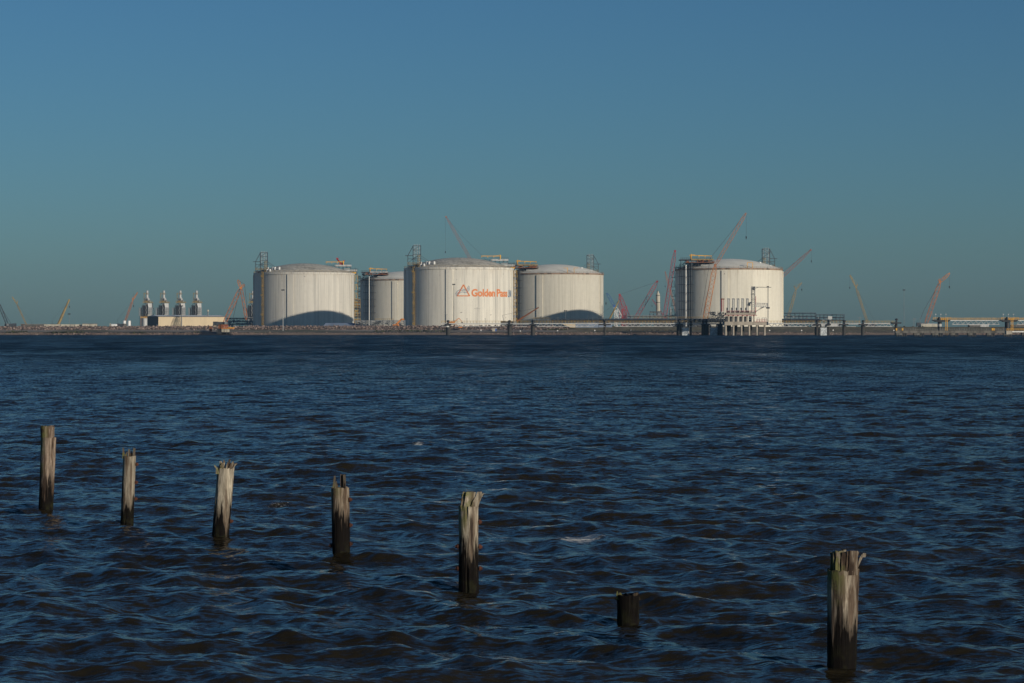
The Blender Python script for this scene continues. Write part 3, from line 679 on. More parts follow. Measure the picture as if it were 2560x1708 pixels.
# ------------------------------------------------------------------ exhaust stacks and buildings on the left
def stack_unit():
    D = 2100; s = D/F
    T = thing('exhaust_stack', 'exhaust stack', 'exhaust stack', (0,0,4.5), 'row of exhaust stacks behind the cream building')
    def zz(v): return (817-(660+v/6.91))*s           # zoomed row -> height
    def xx(v): return (v-332)/6.91*s
    MB().lathe([(1.02,zz(560)),(1.02,zz(440)),(.85,zz(440)),(.85,zz(450))],16).build('chimney', M['lightgrey'], T, True)
    MB().lathe([(1.02,zz(558)),(1.5,zz(575)),(2.4,zz(608)),(2.4,zz(640))],16,(.3,0,0)).build('cone', M['lightgrey'], T, True)
    mb = MB().box(xx(283),xx(366),-1.8,1.8,zz(500),zz(496)); mb.rail((xx(283),-1.8,zz(496)),(xx(366),-1.8,zz(496)),.9,.9,.07)
    mb.box(xx(262),xx(430),-3,3,zz(652),zz(642)); mb.rail((xx(262),-3,zz(642)),(xx(430),-3,zz(642)),1.2,1.1,.11)
    mb.lattice((xx(284),-1.9,zz(640)),(xx(284),-1.9,zz(480)),.6,.07,12,(1,1)); mb.box(xx(300),xx(345),-3.2,-2.2,zz(640),zz(615))
    mb.build('platform', M['yellow_dull'], T)
    rq = random.Random(2)
    for k in range(9):
        x_ = xx(rq.uniform(292,378)); z_ = zz(rq.uniform(590,640)); MB().box(x_,x_+rq.uniform(.5,1.3),-3.0,-2.5,z_,z_+rq.uniform(.5,1.7)).build('equipment', M['grey' if k%3 else 'dark'], T)
    MB().lattice((xx(302),-2.6,zz(642)),(xx(318),-1.4,zz(560)),1.0,.12,6,(1,1)).build('brace_frame', M['grey'], T)
    MB().tube((xx(352),-2.6,zz(600)),(xx(352),-1.4,zz(600)),1.15,14).tube((xx(352),-2.75,zz(600)),(xx(352),-2.6,zz(600)),.45,10).build('fan_casing', M['lightgrey'], T, True)
    mb = MB().poly([(xx(345),-1.8,zz(660)),(xx(408),-1.8,zz(660)),(xx(412),-1.8,zz(730)),(xx(360),-1.8,zz(730)),(xx(345),1.8,zz(660)),(xx(408),1.8,zz(660)),(xx(412),1.8,zz(730)),(xx(360),1.8,zz(730))],
        [(0,3,2,1),(4,5,6,7),(0,1,5,4),(1,2,6,5),(2,3,7,6),(3,0,4,7)]); mb.build('duct_elbow', M['white'], T)
    mb = MB().box(xx(357),xx(416),-2.2,2.2,zz(880),zz(732)); mb.build('duct_box', M['lightgrey'], T)
    mb = MB()
    for k in range(4): mb.bar((xx(357+k*19),-2.35,zz(880)),(xx(357+k*19),-2.35,zz(732)),.09)
    for k in range(3): mb.bar((xx(356),-2.35,zz(760+k*40)),(xx(417),-2.35,zz(760+k*40)),.09)
    mb.build('stiffener', M['grey'], T)
    mb = MB()
    for x in (252,284,318,343):
        for y in (-2.6, 2.6): mb.bar((xx(x),y,0),(xx(x),y,zz(690 if x < 300 else 655)),.24)
    for k in range(9):
        z = zz(1060-k*45)
        for y in (-2.6, 2.6):
            mb.bar((xx(252),y,z),(xx(343),y,z),.16); mb.bar((xx(284 if k%2 else 343),y,z),(xx(343 if k%2 else 284),y,z+2.2),.12); mb.bar((xx(252),y,z),(xx(284),y,z+2.2),.12)
    mb.box(xx(256),xx(300),-1.6,2,0,zz(705)); mb.box(xx(305),xx(340),-1.2,2,zz(900),zz(670))
    mb.build('support_frame', M['dark'], T)
    mb = MB()
    for k in range(6): mb.bar((xx(322),-2.8,zz(880-k*38)),(xx(330 if k%2 else 314),-2.8,zz(842-k*38)),.13)
    mb.build('stairway', M['lightgrey'], T)
    mb = MB().box(xx(205),xx(232),-1.4,1.4,zz(880),zz(745)).tube((xx(196),-1.6,zz(880)),(xx(196),-1.6,zz(735)),.2).tube((xx(196),-1.6,zz(735)),(xx(250),-1.6,zz(735)),.2).tube((xx(240),-1.6,zz(870)),(xx(240),-1.6,zz(735)),.18)
    for x in (205,232): mb.bar((xx(x),0,0),(xx(x),0,zz(880)),.2)
    mb.build('side_duct', M['grey'], T)
    mb = MB().poly([(xx(350),-3,zz(885)),(xx(438),-3,zz(885)),(xx(420),-3,zz(862)),(xx(350),-3,zz(852)),(xx(350),3,zz(885)),(xx(438),3,zz(885)),(xx(420),3,zz(862)),(xx(350),3,zz(852))],
        [(0,1,2,3),(7,6,5,4),(0,4,5,1),(1,5,6,2),(2,6,7,3),(3,7,4,0)]); mb.build('inlet_hood', M['container'], T)
    MB().box(xx(255),xx(430),-3.4,3.4,0,zz(900)).build('base_housing', M['grey'], T)
    return T
st0 = stack_unit()
slabels = ['leftmost exhaust stack in the row, with an extra curved pipe on its right', 'second exhaust stack from the left above the cream building',
    'third exhaust stack from the left, crossed by a light mast', 'fourth exhaust stack from the left, last one above the cream building', 'exhaust stack partly hidden behind the left edge of the leftmost tank']
for i, (px, dy) in enumerate(((368,0),(409.6,0),(450.7,0),(491.5,0),(631.9,20))):
    o = st0 if i == 0 else copy_tree(st0); D = 2100+dy; o.location = (X(px, D), D, 4.5); o['label'] = slabels[i]
s = 2100/F; mb = MB(); s_ = lambda v: (v-332)/6.91*s; zf = lambda v: (817-(660+v/6.91))*s
mb.path([(s_(430),-2,zf(655)),(s_(433),-2,zf(740)),(s_(452),-2,zf(750)),(s_(458),-2,zf(800)),(s_(452),-2,zf(850)),(s_(430),-2,zf(865))],.3,6)
mb.build('bypass_pipe', M['dark'], st0)

def cream_building():
    D = 1760; k = D/F; corner = W(396, 816, D); phi = R(18)+(-math.atan2(corner.x, D)); 
    T = thing('warehouse', 'long cream metal building with a dark shaded end wall', 'building', (corner.x, D, 4.5), None, phi)
    L, Wd, H = 51.0, 26.0, (816-790.5)*k+1.0
    # local x along the front, local y backwards
    mb = MB().box(0,L,0,Wd,-.3,H); mb.build('wall', M['cream'], T)
    mb = MB()
    for i in range(52): mb.box(i*.98+.1,i*.98+.2,-.06,.0,0,H-.1)
    mb.build('wall_rib', M['cream'], T)['kind'] = 'stuff'
    MB().box(-.06,.0,.0+.0,Wd,0,H-.05).build('end_shade_sheet', paint('painted_end_shade', (.15,.115,.08), .1, .3, .7), T)  # shade of the end wall put into a dark sheet colour
    mb = MB().poly([(-.4,-.4,H),(L+.4,-.4,H),(L+.4,Wd/2,H+.9),(-.4,Wd/2,H+.9),(L+.4,Wd+.4,H),(-.4,Wd+.4,H)], [(0,1,2,3),(3,2,4,5),(0,3,5),(1,4,2)]); mb.build('roof', M['white'], T)
    MB().box(-.4,L+.4,-.55,-.08,H-.35,H-.02).build('gutter', M['dark'], T)
    MB().box(-.25,-.07,2,3.6,0,2.6).build('door', M['white'], T)
    mb = MB().tube((40,6,H+.4),(40,6,H+3.4),.45,8); mb.build('roof_vent', M['grey'], T)
    MB().lathe([(.0,0),(.6,.2),(.75,.8),(.4,1.5),(0,1.6)],10,(40,6,H+3.4)).build('vent_cap', M['container'], T, True)
cream_building()

def long_shed():
    D = 1640; z0 = 4.5
    T = thing('storage_shed', 'very low long shed, slate blue at its left end and beige on the right', 'shed', (X(52,D), D, z0))
    x = lambda px: X(px,D)-X(52,D); zt = Z(811,D)-z0
    MB().box(0,x(56),0,8,0,zt).box(x(56.2),x(110),.1,8,0,zt-.15).build('wall', M['teal'], T)
    mb = MB()
    for a_, b_ in ((110,152),(152.3,176),(176.3,198)): mb.box(x(a_),x(b_),-.3,8,0,zt)
    mb.box(x(206),x(238),-.4,8,0,zt+.2); mb.build('wall', M['container'], T)
    MB().box(x(198),x(206),-.1,8,0,zt-.2).build('wall', M['dark'], T)
    mb = MB(); 
    for px in (152,163,176,187,213,225): mb.box(x(px)-.1,x(px)+.1,-.5,-.31,0,zt-.1)
    mb.build('trim', M['dark'], T)
    MB().box(-.3,x(110),-.5,8.4,zt,zt+.18).box(x(205.5),x(238.4),-.7,8.4,zt+.2,zt+.4).build('roof', M['rustrim'], T)
long_shed()
for px, lab, dr in ((311,'white upright silo with a grey lower half, left of its twin',True),(323,'plain white upright silo, right of its twin',False)):
    D = 1700; T = thing('silo', lab, 'silo', (X(px,D), D, 4.5), 'pair of small white silos'); h = Z(802,D)-4.5
    MB().lathe([(1.15,0),(1.15,h-.4),(1.0,h),(0,h+.15)],20).build('shell', M['white'], T, True)
    if dr: MB().lathe([(1.19,0),(1.19,h*.6)],20).build('lower_sleeve', M['teal'], T, True)  # lower part of the shell drawn in darker slate grey
    MB().lattice((1.35,-.3,0),(1.35,-.3,h),.35,.05,10,(1,1)).build('ladder', M['grey'], T)
def htank():
    D = 1650; T = thing('horizontal_tank', 'small white vessel lying on its side left of the silos', 'vessel', (X(285,D), D, 4.5))
    MB().tube((-1.8,0,1.6),(1.8,0,1.6),1.0,16).tube((1.8,0,1.6),(2.2,0,1.6),1.0,16,.5).tube((-1.8,0,1.6),(-2.2,0,1.6),1.0,16,.5).build('shell', M['white'], T, True)
    for x in (-1.2,1.2): MB().box(x-.2,x+.2,-.8,.8,0,.9).build('saddle', M['concrete'], T)
    MB().box(-2.9,-2.3,-.5,.5,0,3.0).build('valve_box', M['container'], T)
htank()
def round_vessel():
    D = 1950; T = thing('water_tank', 'squat grey round tank left of the dark end of the cream building', 'tank', (X(362,D), D, 4.5)); h = Z(796,D)-4.5
    MB().lathe([(2.0,0),(2.0,h),(0,h+.2)],24).build('shell', M['lightgrey'], T, True)
    mb = MB().box(-3.2,2.4,-2.4,2.4,h+.3,h+.6); mb.rail((-3.2,-2.4,h+.6),(2.4,-2.4,h+.6),1,1,.08); mb.build('platform', M['yellow'], T)
    mb = MB()
    for x in (-3.1,-2.5): mb.bar((x,-2.3,0),(x,-2.3,h+.3),.16)
    for k in range(5): mb.bar((-3.1,-2.3,k*2),(-2.5,-2.3,k*2+1.2),.1)
    mb.build('ladder_frame', M['rust'], T)
round_vessel()

# pipe racks
def pipe_rack(label, D, px0, px1, py0, py1, bays, levels, mat, seed, pipemat='grey', depth=8, clutter=20, name='pipe_rack'):
    rg = random.Random(seed); x0, x1 = X(px0,D), X(px1,D); z0 = 4.5; zt = Z(py0,D)-z0; T = thing(name, label, 'pipe rack', ((x0+x1)/2, D, z0)); h = (x1-x0)/2
    mb = MB(); zb = Z(py1,D)-z0
    for i in range(bays+1):
        x = -h+2*h*i/bays
        for y in (0, depth): mb.bar((x,y,0),(x,y,zt*(1 if rg.random() > .25 else .86)),.2)
    for l in range(levels):
        z = zb+(zt-zb)*(l+1)/levels
        for y in (0, depth): mb.bar((-h,y,z),(h,y,z),.18)
        for i in range(bays):
            xa = -h+2*h*i/bays; xb = -h+2*h*(i+1)/bays
            if rg.random() < .5: mb.bar((xa,0,z),(xb,0,z-(zt-zb)/levels),.12)
            mb.bar((xa,0,z),(xa,depth,z),.14)
    mb.build('frame', mat, T)
    mb = MB()
    for l in range(levels):
        z = zb+(zt-zb)*(l+1)/levels-.9
        for k in range(3):
            if z > .5: MB().tube((-h,1+k*2.2,z+.2),(h,1+k*2.2,z+.2),rg.uniform(.18,.45),6).build('pipe', M[pipemat], T)
    mb = MB()
    for k in range(clutter):
        x = rg.uniform(-h, h-.5); z = rg.uniform(0, zt*.7); w_ = rg.uniform(.5,1.9); MB().box(x,x+w_,-.6-rg.random(),1.2+rg.random(),z,z+rg.uniform(.4,1.6)).build('equipment', M['dark'] if mat is not M['dark'] else M['grey'], T)
    return T
pipe_rack('dark pipework rack between the cream building and the leftmost tank', 1980, 566, 640, 795, 816, 9, 3, M['dark'], 1, 'grey', 8, 46)
pipe_rack('pale low pipe bridge crossing in front of the far tank', 1600, 888, 1012, 801, 812, 9, 2, M['grey'], 2, 'silver', 6, 12)
pipe_rack('yellow and rust scaffold tower in the gap right of the leftmost tank', 2060, 884, 900, 748, 812, 3, 9, M['yellow_dull'], 3, 'rust', 6, 30, 'scaffold_tower')
pipe_rack('slim dark lattice scaffold beside the far tank', 2110, 895, 901, 690, 800, 1, 9, M['dark'], 13, 'dark', 3, 0, 'scaffold_tower')
pipe_rack('tall dark frame of steel bays right of the rightmost tank', 2100, 1958, 2040, 782, 805, 8, 3, M['dark'], 4, 'pipeblue', 8, 16)
pipe_rack('lower dark frame of steel bays above the middle of the trestle', 2080, 2042, 2111, 786, 806, 7, 3, M['dark'], 5, 'pipeblue', 8, 12)
pipe_rack('low dark pipework behind the trestle under the red booms', 1800, 1568, 1690, 789, 808, 12, 2, M['grey'], 6, 'pipeblue', 8, 30)
pipe_rack('narrow dark frame beside the pale upright vessel', 1950, 1625, 1655, 779, 800, 3, 2, M['dark'], 7, 'grey', 6, 8)

def vessel():
    D = 2030; c = X(1645,D); k = D/F; T = thing('column_vessel', 'tall pale upright vessel hanging below the broad red boom', 'vessel', (c, D, 4.5)); z = lambda py: Z(py,D)-4.5
    MB().lathe([(1.75,z(793)),(1.75,z(742)),(1.5,z(735)),(.6,z(731)),(.4,z(728)),(0,z(728))],20).build('shell', M['container'], T, True)
    MB().lathe([(1.85,z(757)),(1.85,z(755.6))],20).lathe([(1.85,z(739.5)),(1.85,z(738))],20).build('band', M['dark'], T)
    MB().box(-1.2,1.9,-2.4,-1.6,0,z(778)).build('skirt_panel', M['grey'], T)
    T = thing('small_column', 'small grey column with a domed cap left of the rightmost tank', 'vessel', (X(1676,D), D, 4.5))
    MB().lathe([(.9,0),(.9,z(774)),(.5,z(770)),(.5,z(768)),(0,z(767))],14).build('shell', M['grey'], T, True)
    mb = MB()
    for s_ in (774,782,790): mb.box(-1.8,1.8,-1.4,1.4,z(s_),z(s_)+.25)
    mb.build('platform', M['grey'], T)
vessel()
def jackup():
    for px, w_, py, m1, m2, lab in ((1540,8,774,'dark','white','dark blue tower with a white lattice head below the blue boom'),(1556,3.5,772,'patchy','red','slim red and white lattice tower between two red masts'),(1562,10,765,'pipeblue','red','broad blue and red machinery tower beside the short red mast')):
        D = 1960; k = D/F; T = thing('machinery_tower', lab, 'tower', (X(px,D), D, 4.5), 'machinery towers left of the red booms'); zt = Z(py,D)-4.5; w2 = w_*k/2
        mb = MB().box(-w2,w2,-1.5,1.5,0,zt*.58); mb.build('body', M[m1], T)
        mb = MB()
        for x in (-w2, 0, w2):
            mb.bar((x,-1.6,0),(x,-1.6,zt),.18)
        for i in range(8): mb.bar((-w2,-1.6,zt*i/8),(w2,-1.6,zt*(i+1)/8),.14); mb.bar((w2,-1.6,zt*i/8),(-w2,-1.6,zt*(i+1)/8),.14)
        mb.build('lattice_head', M[m2], T)
jackup()
# blue-grey sheeting low right of the leftmost tank
D = 1600; x0 = X(805,D)
tag(MB().poly([(x0,D,4.6),(X(915,D),D,4.6),(X(893,D),D+6,Z(808,D)),(x0+2,D+6,Z(807.5,D)),(X(915,D),D+12,4.6),(x0,D+12,4.6)],[(0,1,2,3),(3,2,4,5),(0,3,5),(1,4,2)]).build('tarpaulin', M['tarp']), 'low blue grey sheeted mound at the foot of the leftmost tank', 'tarpaulin')
# red mast light cluster on the leftmost tank's pump deck
T0, D, cx, va = TANKS['left']; T = thing('service_crane', 'small dark red folded crane on the deck of the leftmost tank', 'crane', (cx+28.5, D+16, 5+50.6))
MB().box(-1.2,1.4,-1,1,0,1.6).build('base', M['red'], T); MB().tube((-.2,0,1.4),(-3.4,0,4.8),.9,6,.6).tube((1.4,0,1.2),(2.6,0,3.6),.8,6,.5).build('arm', M['red'], T)
MB().box(-3.9,-2.2,-.7,.7,4.2,5.6).build('head', M['red'], T)

# ------------------------------------------------------------------ light masts and poles
def mast(label, px, py0, py1, D, r=.22, heads=True, zb=None, mat='grey'):
    zb = Z(py1,D) if zb is None else zb; h = Z(py0,D)-zb; T = thing('light_mast', label, 'light mast', (X(px,D), D, zb), 'light masts and poles on the plant site')
    MB().tube((0,0,0),(0,0,h),r,8,r*.6).build('pole', M[mat], T)
    if heads:
        MB().lathe([(.2,h-.12),(.55,h-.12),(.55,h+.05),(.2,h+.05)],12).build('ring', M['dark'], T)
        for i in range(6):
            a_ = math.pi*2*i/6; MB().box(.75*math.cos(a_)-.2,.75*math.cos(a_)+.2,.75*math.sin(a_)-.2,.75*math.sin(a_)+.2,h-.4,h+.3).build('lamp', M['dark'], T)
mast('short light mast behind the long low shed', 173, 785, 816, 1700, .18)
mast('light mast in front of the cream building', 454, 765, 817, 1500, .34)
mast('tall light mast standing before the leftmost tank', 707.5, 725, 828, 1462, .22, zb=2.6, mat='lightgrey')
mast('light mast in front of the lettered tank, left of the emblem', 1134.5, 711, 812, 1520, .3)
mast('dark light mast before the tank right of the lettered one', 1414, 777, 812, 1470, .14)
mast('isolated tall light mast between the yellow crane and the far right crane', 2260, 725, 812, 1760, .15)
def pole(label, px, py0, py1, D, arms=((.5,1.6),), r=.12):
    zb = Z(py1,D); h = Z(py0,D)-zb; T = thing('utility_pole', label, 'utility pole', (X(px,D), D, zb), 'thin poles on the plant site')
    MB().tube((0,0,0),(0,0,h),r,6).build('pole', M['grey'], T); mb = MB()
    for dz, w_ in arms: mb.bar((-w_,0,h-dz),(w_,0,h-dz),.1)
    mb.build('crossarm', M['grey'], T)
pole('T shaped pole low before the lettered tank', 1193, 768, 812, 1440, ((1.0,1.9),))
pole('short pole beside the left end pier of the trestle', 1115, 786, 812, 1425, ((.1,.9),))
pole('tiny lamp pole left of the T shaped pole', 1167.5, 796, 812, 1425, ((.1,.35),))
pole('tiny lamp pole right of the T shaped pole', 1213, 796, 812, 1425, ((.1,.35),))
pole('thin dark pole right of the far orange crane', 2331, 775, 812, 1700, ((.3,.4),(3.2,.9)), .15)
pole('twin armed power pole left of the far orange crane', 2287, 795, 814, 1900, ((.4,1.2),(1.4,1.2)))
pole('shorter power pole beside the twin armed one', 2283.5, 797, 814, 1900, ((.4,1.2),))
pole('power pole above the trestle near the round piers', 2149.5, 793, 812, 1700, ((.4,1.8),), .16)
pole('slim mast left of the tall beige shed on the right', 2300, 795, 812, 1650, ((.2,.4),), .14)

# ------------------------------------------------------------------ red intake hut by the shore
def intake():
    D = 1446; k = D/F; c = X(556,D); T = thing('pump_house', 'rusty red and orange pumping platform at the water edge below the cream building', 'pump house', (c, D, 0))
    x = lambda px: X(px,D)-c; z = lambda py: Z(py,D)
    MB().box(x(546),x(554),0,5,z(822),z(811.5)).build('wall', M['rust'], T)
    MB().box(x(541),x(569),-.6,6,z(811.5),z(810.4)).build('roof', M['dark'], T)
    mb = MB().box(x(553),x(584),-.6,5,z(822),z(820)); mb.rail((x(553),-.6,z(820)),(x(570),-.6,z(820)),1.9,1.0,.12); mb.build('deck', M['orange'], T)
    mb = MB()
    for px in (556,560,564,568): mb.bar((x(px),-.3,z(820)),(x(px),-.3,z(811)),.16)
    mb.bar((x(553),-.4,z(815)),(x(570),-.4,z(815)),.14); mb.build('frame', M['red'], T)
    MB().box(x(570),x(587),-.8,-.6,z(820.5),z(819)).build('boom_rail', M['yellow'], T)
    mb = MB()
    for i in range(5): mb.box(x(554+i*4),x(557+i*4),.2,3,z(830.5),z(823))
    mb.build('tank_panel', M['container'], T)
    mb = MB().box(x(544),x(552),.5,4,z(836),z(822)).box(x(552),x(575),.8,4,z(832),z(830.6)); mb.build('skirt', M['darker'], T)
    for px in (542,547,552,566,573): MB().tube((x(px),1,-1.5),(x(px),1,z(822)),.22,8).build('pile', M['dark'], T)
    tag(MB().box(X(516,D),X(522,D),D+14,D+16,2.2,5.0).build('control_box', M['rust']), 'dark rusty box on the bank left of the red pumping platform', 'cabinet')
    # very dark brown sheet laid on the bank under the platform
    tag(MB().poly([(X(498,D),D-2,.05),(X(580,D),D-2,.05),(X(570,D),D+7.8,1.95),(X(506,D),D+7.8,1.95)],[(0,1,2,3)]).build('dark_ground_patch', paint('dark_brown_ground',(.02,.016,.012),.4,.3,.7)), kind='structure')
intake()
def cabin(px, py0, py1, w_, label):
    D = 1464; T = thing('site_cabin', label, 'cabin', (X(px,D), D, Z(py1,D))); h = Z(py0,D)-Z(py1,D); ww = w_*D/F
    MB().box(0,ww*.68,0,2.4,0,h).build('wall', M['container'], T); MB().box(ww*.68+.01,ww,0,2.4,0,h).build('door_panel', M['blue'], T); MB().box(-.15,ww+.15,-.15,2.5,h,h+.15).build('roof', M['white'], T)
cabin(1230.5, 822, 830, 11, 'small pale cabin with a blue end on the bank under the trestle')
def shore_sign(px, py, label):
    D = 1452; z = Z(py, D); T = thing('shore_marker', label, 'sign', (X(px,D), D, z-1.6), 'small white markers along the bank')
    MB().tube((0,0,-1),(0,0,1.4),.06,6).build('post', M['grey'], T); MB().box(-.35,.35,-.1,-.065,1.1,1.75).build('panel', M['white'], T)
for px, py, lb in ((1202.5,825,'under the lettered tank'),(1301,827,'between the second and third trestle piers'),(1394,826,'below the shaded tank'),(1487,825.5,'left of the slim trestle pier'),(1577,825,'below the red booms'),(1924,825.5,'just right of the loading platform'),(2004,825.5,'left of the cluster of big round piers'),(2083,825,'between the round piers'),(2235,825.5,'at the right end of the trestle')):
    shore_sign(px, py, 'small white marker on the bank '+lb)

# ------------------------------------------------------------------ jetty trestle
JD = 1405.0
jx = lambda px: X(px, JD); jz = lambda py: Z(py, JD)
def span(label, p0, p1, kind):
    c = (p0+p1)/2; T = thing('trestle_span', label, 'trestle', (jx(c), JD, 0), 'spans of the long jetty trestle'); x0, x1 = jx(p0)-jx(c), jx(p1)-jx(c)
    zt = jz(807.8); zb = jz(816.6)
    MB().box(x0,x1,-1.6,1.6,zt-.25,zt).build('walkway', M['lightgrey'], T)
    mb = MB(); mb.rail((x0,-1.6,zt),(x1,-1.6,zt),1.25,1.75,.08); mb.rail((x0,1.6,zt),(x1,1.6,zt),1.25,1.75,.06)
    mb.build('railing', M['ladder_yellow'], T)
    if kind == 'truss':
        i0, i1 = x0+2.2, x1-2.2; n = max(2, int((i1-i0)/3.0)); mb = MB(); st = (i1-i0)/n
        for y in (-1.5, 1.5):
            mb.bar((i0,y,zb),(i1,y,zb),.2); mb.bar((x0,y,zt-.4),(x1,y,zt-.4),.2)
            mb.bar((i0,y,zb),(x0,y,zt-.3),.15); mb.bar((i1,y,zb),(x1,y,zt-.3),.15)
            for k in range(n):
                a_ = i0+k*st; mb.bar((a_,y,zb),(a_+st/2,y,zt-.4),.13); mb.bar((a_+st/2,y,zt-.4),(a_+st,y,zb),.13)
        mb.build('truss', M['lightgrey'], T)
    elif kind == 'beam':
        mb = MB()
        for y in (-1.3,1.3): mb.bar((x0,y,zt-.6),(x1,y,zt-.6),.3); mb.bar((x0+4,y,zb),(x1-4,y,zb),.16)
        mb.build('girder', M['lightgrey'], T)
    else:
        mb = MB().box(x0+.5,x1-.5,-1.2,-1.0,zb,zt-.3); mb.build('side_panel', M['lightgrey'], T)
spans = [(1104,1121,'beam','short first span of the trestle at its left end'),(1121,1270,'beam','long plain span running below the lettered tank'),(1270,1335,'beam','span between the two big dark piers right of the lettered tank'),
    (1335,1492,'truss','trussed span before the tank with the curved shadow'),(1492,1530,'beam','short span over the slim pier'),(1530,1690,'truss','long white trussed span beneath the red booms'),
    (1690,1756,'beam','span over the pair of dark piers left of the loading platform'),(1756,1812,'beam','span joining the loading platform from the left'),(1920,2026,'truss','trussed span leaving the loading platform on the right'),
    (2026,2100,'panel','panelled span over the cluster of big round piers'),(2100,2156,'beam','span between the two separate round piers on the right'),(2156,2238,'truss','last trussed span at the right end of the trestle')]
for a_, b_, k_, l_ in spans: span(l_, a_, b_, k_)
def pier(label, px, wpx, py0=810, D=JD, cap=None, mat='concrete_dark', bollard=True, group='round piers carrying the trestle'):
    T = thing('jetty_pier', label, 'pier', (X(px,D), D, 0), group); r = wpx*D/F/2; zt = Z(py0,D)
    MB().lathe([(r,-2),(r,zt-.8)],20).build('shaft', M[mat], T, True)
    cw = cap or wpx*1.6; cw = cw*D/F/2
    MB().box(-cw,cw,-2.4,2.4,zt-.8,zt).build('cap', M['darker'], T)
    if bollard: MB().lathe([(.5,zt+.6),(.5,zt+1.2),(.9,zt+1.4),(.9,zt+1.9),(.3,zt+2.2),(0,zt+2.2)],10,(0,-2.0,0)).tube((0,-2,zt),(0,-2,zt+.7),.5,8).build('bollard', M['darker'], T)
for px, w_, c_, lb in ((1120.5,11,16,'thick dark pier with a white patch at the left end of the trestle'),(1274,10.5,16,'thick dark pier at the right edge of the lettered tank'),(1332.5,10,16,'thick dark pier just right of the lettered tank'),
    (1512,6,30,'slim dark pier below the small blue crane'),(1698,13,18,'broad dark pier left of the first flaking panel'),(1727,5,8,'thin dark pier right of the first flaking panel'),(1757,7,9,'narrow dark pier left of the broad one before the second flaking panel'),(1766,12,18,'broad dark pier left of the second flaking panel'),(1800,14,18,'broad dark pier right of the second flaking panel'),
    (2042.5,12,17,'broad round pier left of the third flaking panel'),(2071.5,7,9,'narrow round pier right of the third flaking panel'),(2110,8,20,'lone round pier in the middle of the right trestle'),(2157,8.5,20,'lone round pier nearest the right end of the trestle')):
    pier(lb, px, w_, 810, JD, c_)
pier('dark pier with slanting braces where the trestle ends on the right', 2240, 7, 806, JD, 24)
T = thing('white_patch_sign', 'white painted square on the leftmost trestle pier', 'sign', (jx(1120), JD-1.35, jz(818)))
MB().box(-.75,.75,-.12,0,0,1.2).build('panel', M['white'], T)
for p0, p1, lb in ((1704.5,1722,'flaking white fender panel nearest the long white truss'),(1773.5,1792.5,'flaking white fender panel just left of the loading platform'),(2050,2066,'flaking white fender panel under the right part of the trestle')):
    T = thing('fender_panel', lb, 'fender', (jx((p0+p1)/2), JD-2, 0), 'flaking fender panels'); h = (jx(p1)-jx(p0))/2
    MB().box(-h,h,-.4,0,-.6,jz(819.3)).build('panel', M['patchy'], T)
    for x in (-h+.4, h-.4): MB().tube((x,.6,-2),(x,.6,jz(812)),.3,8).build('pile', M['darker'], T)
# pipes on the trestle top
def trestle_pipes(label, p0, p1, seed, ztop=800):
    D = JD+5; c = (p0+p1)/2; T = thing('trestle_pipeline', label, 'pipeline', (X(c,D), D, 0), 'pipelines along the trestle'); x0, x1 = X(p0,D)-X(c,D), X(p1,D)-X(c,D)
    MB().box(x0,x1,-1.5,3.5,Z(808.5,D),Z(807.5,D)).build('pipe_tray', M['dark'], T)
    for y, z, r in ((-1,.6,.45),(.2,.55,.4),(1.4,.8,.6),(2.8,.6,.4),(-.9,1.75,.42),(.6,1.85,.5),(2.2,1.9,.4)): MB().tube((x0,y,Z(807,D)+z),(x1,y,Z(807,D)+z),r,8).build('pipe', M['pipeblue'], T)
    mb = MB(); n = int((x1-x0)/5)
    for i in range(n+1):
        x = x0+(x1-x0)*i/n; mb.bar((x,-1.6,Z(808,D)),(x,-1.6,Z(ztop,D)),.11)
    mb.bar((x0,-1.6,Z(ztop,D)),(x1,-1.6,Z(ztop,D)),.09); mb.bar((x0,-1.6,Z(ztop,D)-.7),(x1,-1.6,Z(ztop,D)-.7),.07); mb.build('support', M['dark'], T)
    rg = random.Random(seed)
    for i in range(int((x1-x0)/9)):
        mb = MB(); x = rg.uniform(x0,x1); mb.bar((x,-1.8,Z(807,D)),(x,-1.8,Z(ztop,D)+1.0),.07); mb.box(x-.3,x+.3,-2,-1.7,Z(ztop,D)+.9,Z(ztop,D)+1.15); mb.build('lamp', M['grey'], T)
trestle_pipes('dark pipeline on the trestle before the shaded tank', 1378, 1500, 1, 798)
trestle_pipes('dark pipeline on the trestle beneath the red booms', 1500, 1700, 2, 796)
trestle_pipes('dark pipeline on the trestle left of the loading platform', 1700, 1812, 3, 795)
trestle_pipes('dark pipeline on the trestle right of the rightmost tank', 1956, 2048, 4, 799)
def yrack(label, p0, p1, py0, D):
    c = (p0+p1)/2; T = thing('yellow_walkway', label, 'walkway', (X(c,D), D, 0)); x0, x1 = X(p0,D)-X(c,D), X(p1,D)-X(c,D); z = Z(py0,D)
    MB().box(x0,x1,-1,1,z-.2,z).build('deck', M['grey'], T); MB().rail((x0,-1,z),(x1,-1,z),1.2,1.3,.09).build('railing', M['yellow_dull'], T)
    mb = MB()
    for i in range(6): x = x0+.3+(x1-x0-.6)*i/5; mb.bar((x,0,3.2),(x,0,z-.2),.15)
    mb.build('post', M['dark'], T)
yrack('yellow railed platform at the left foot of the shaded tank', 1333, 1375, 799, 1455)
yrack('yellow railed walkway behind the trestle below the red booms', 1580, 1812, 797, 1440)
yrack('yellow railed walkway at the foot of the far tank', 938, 984, 801, 1570)
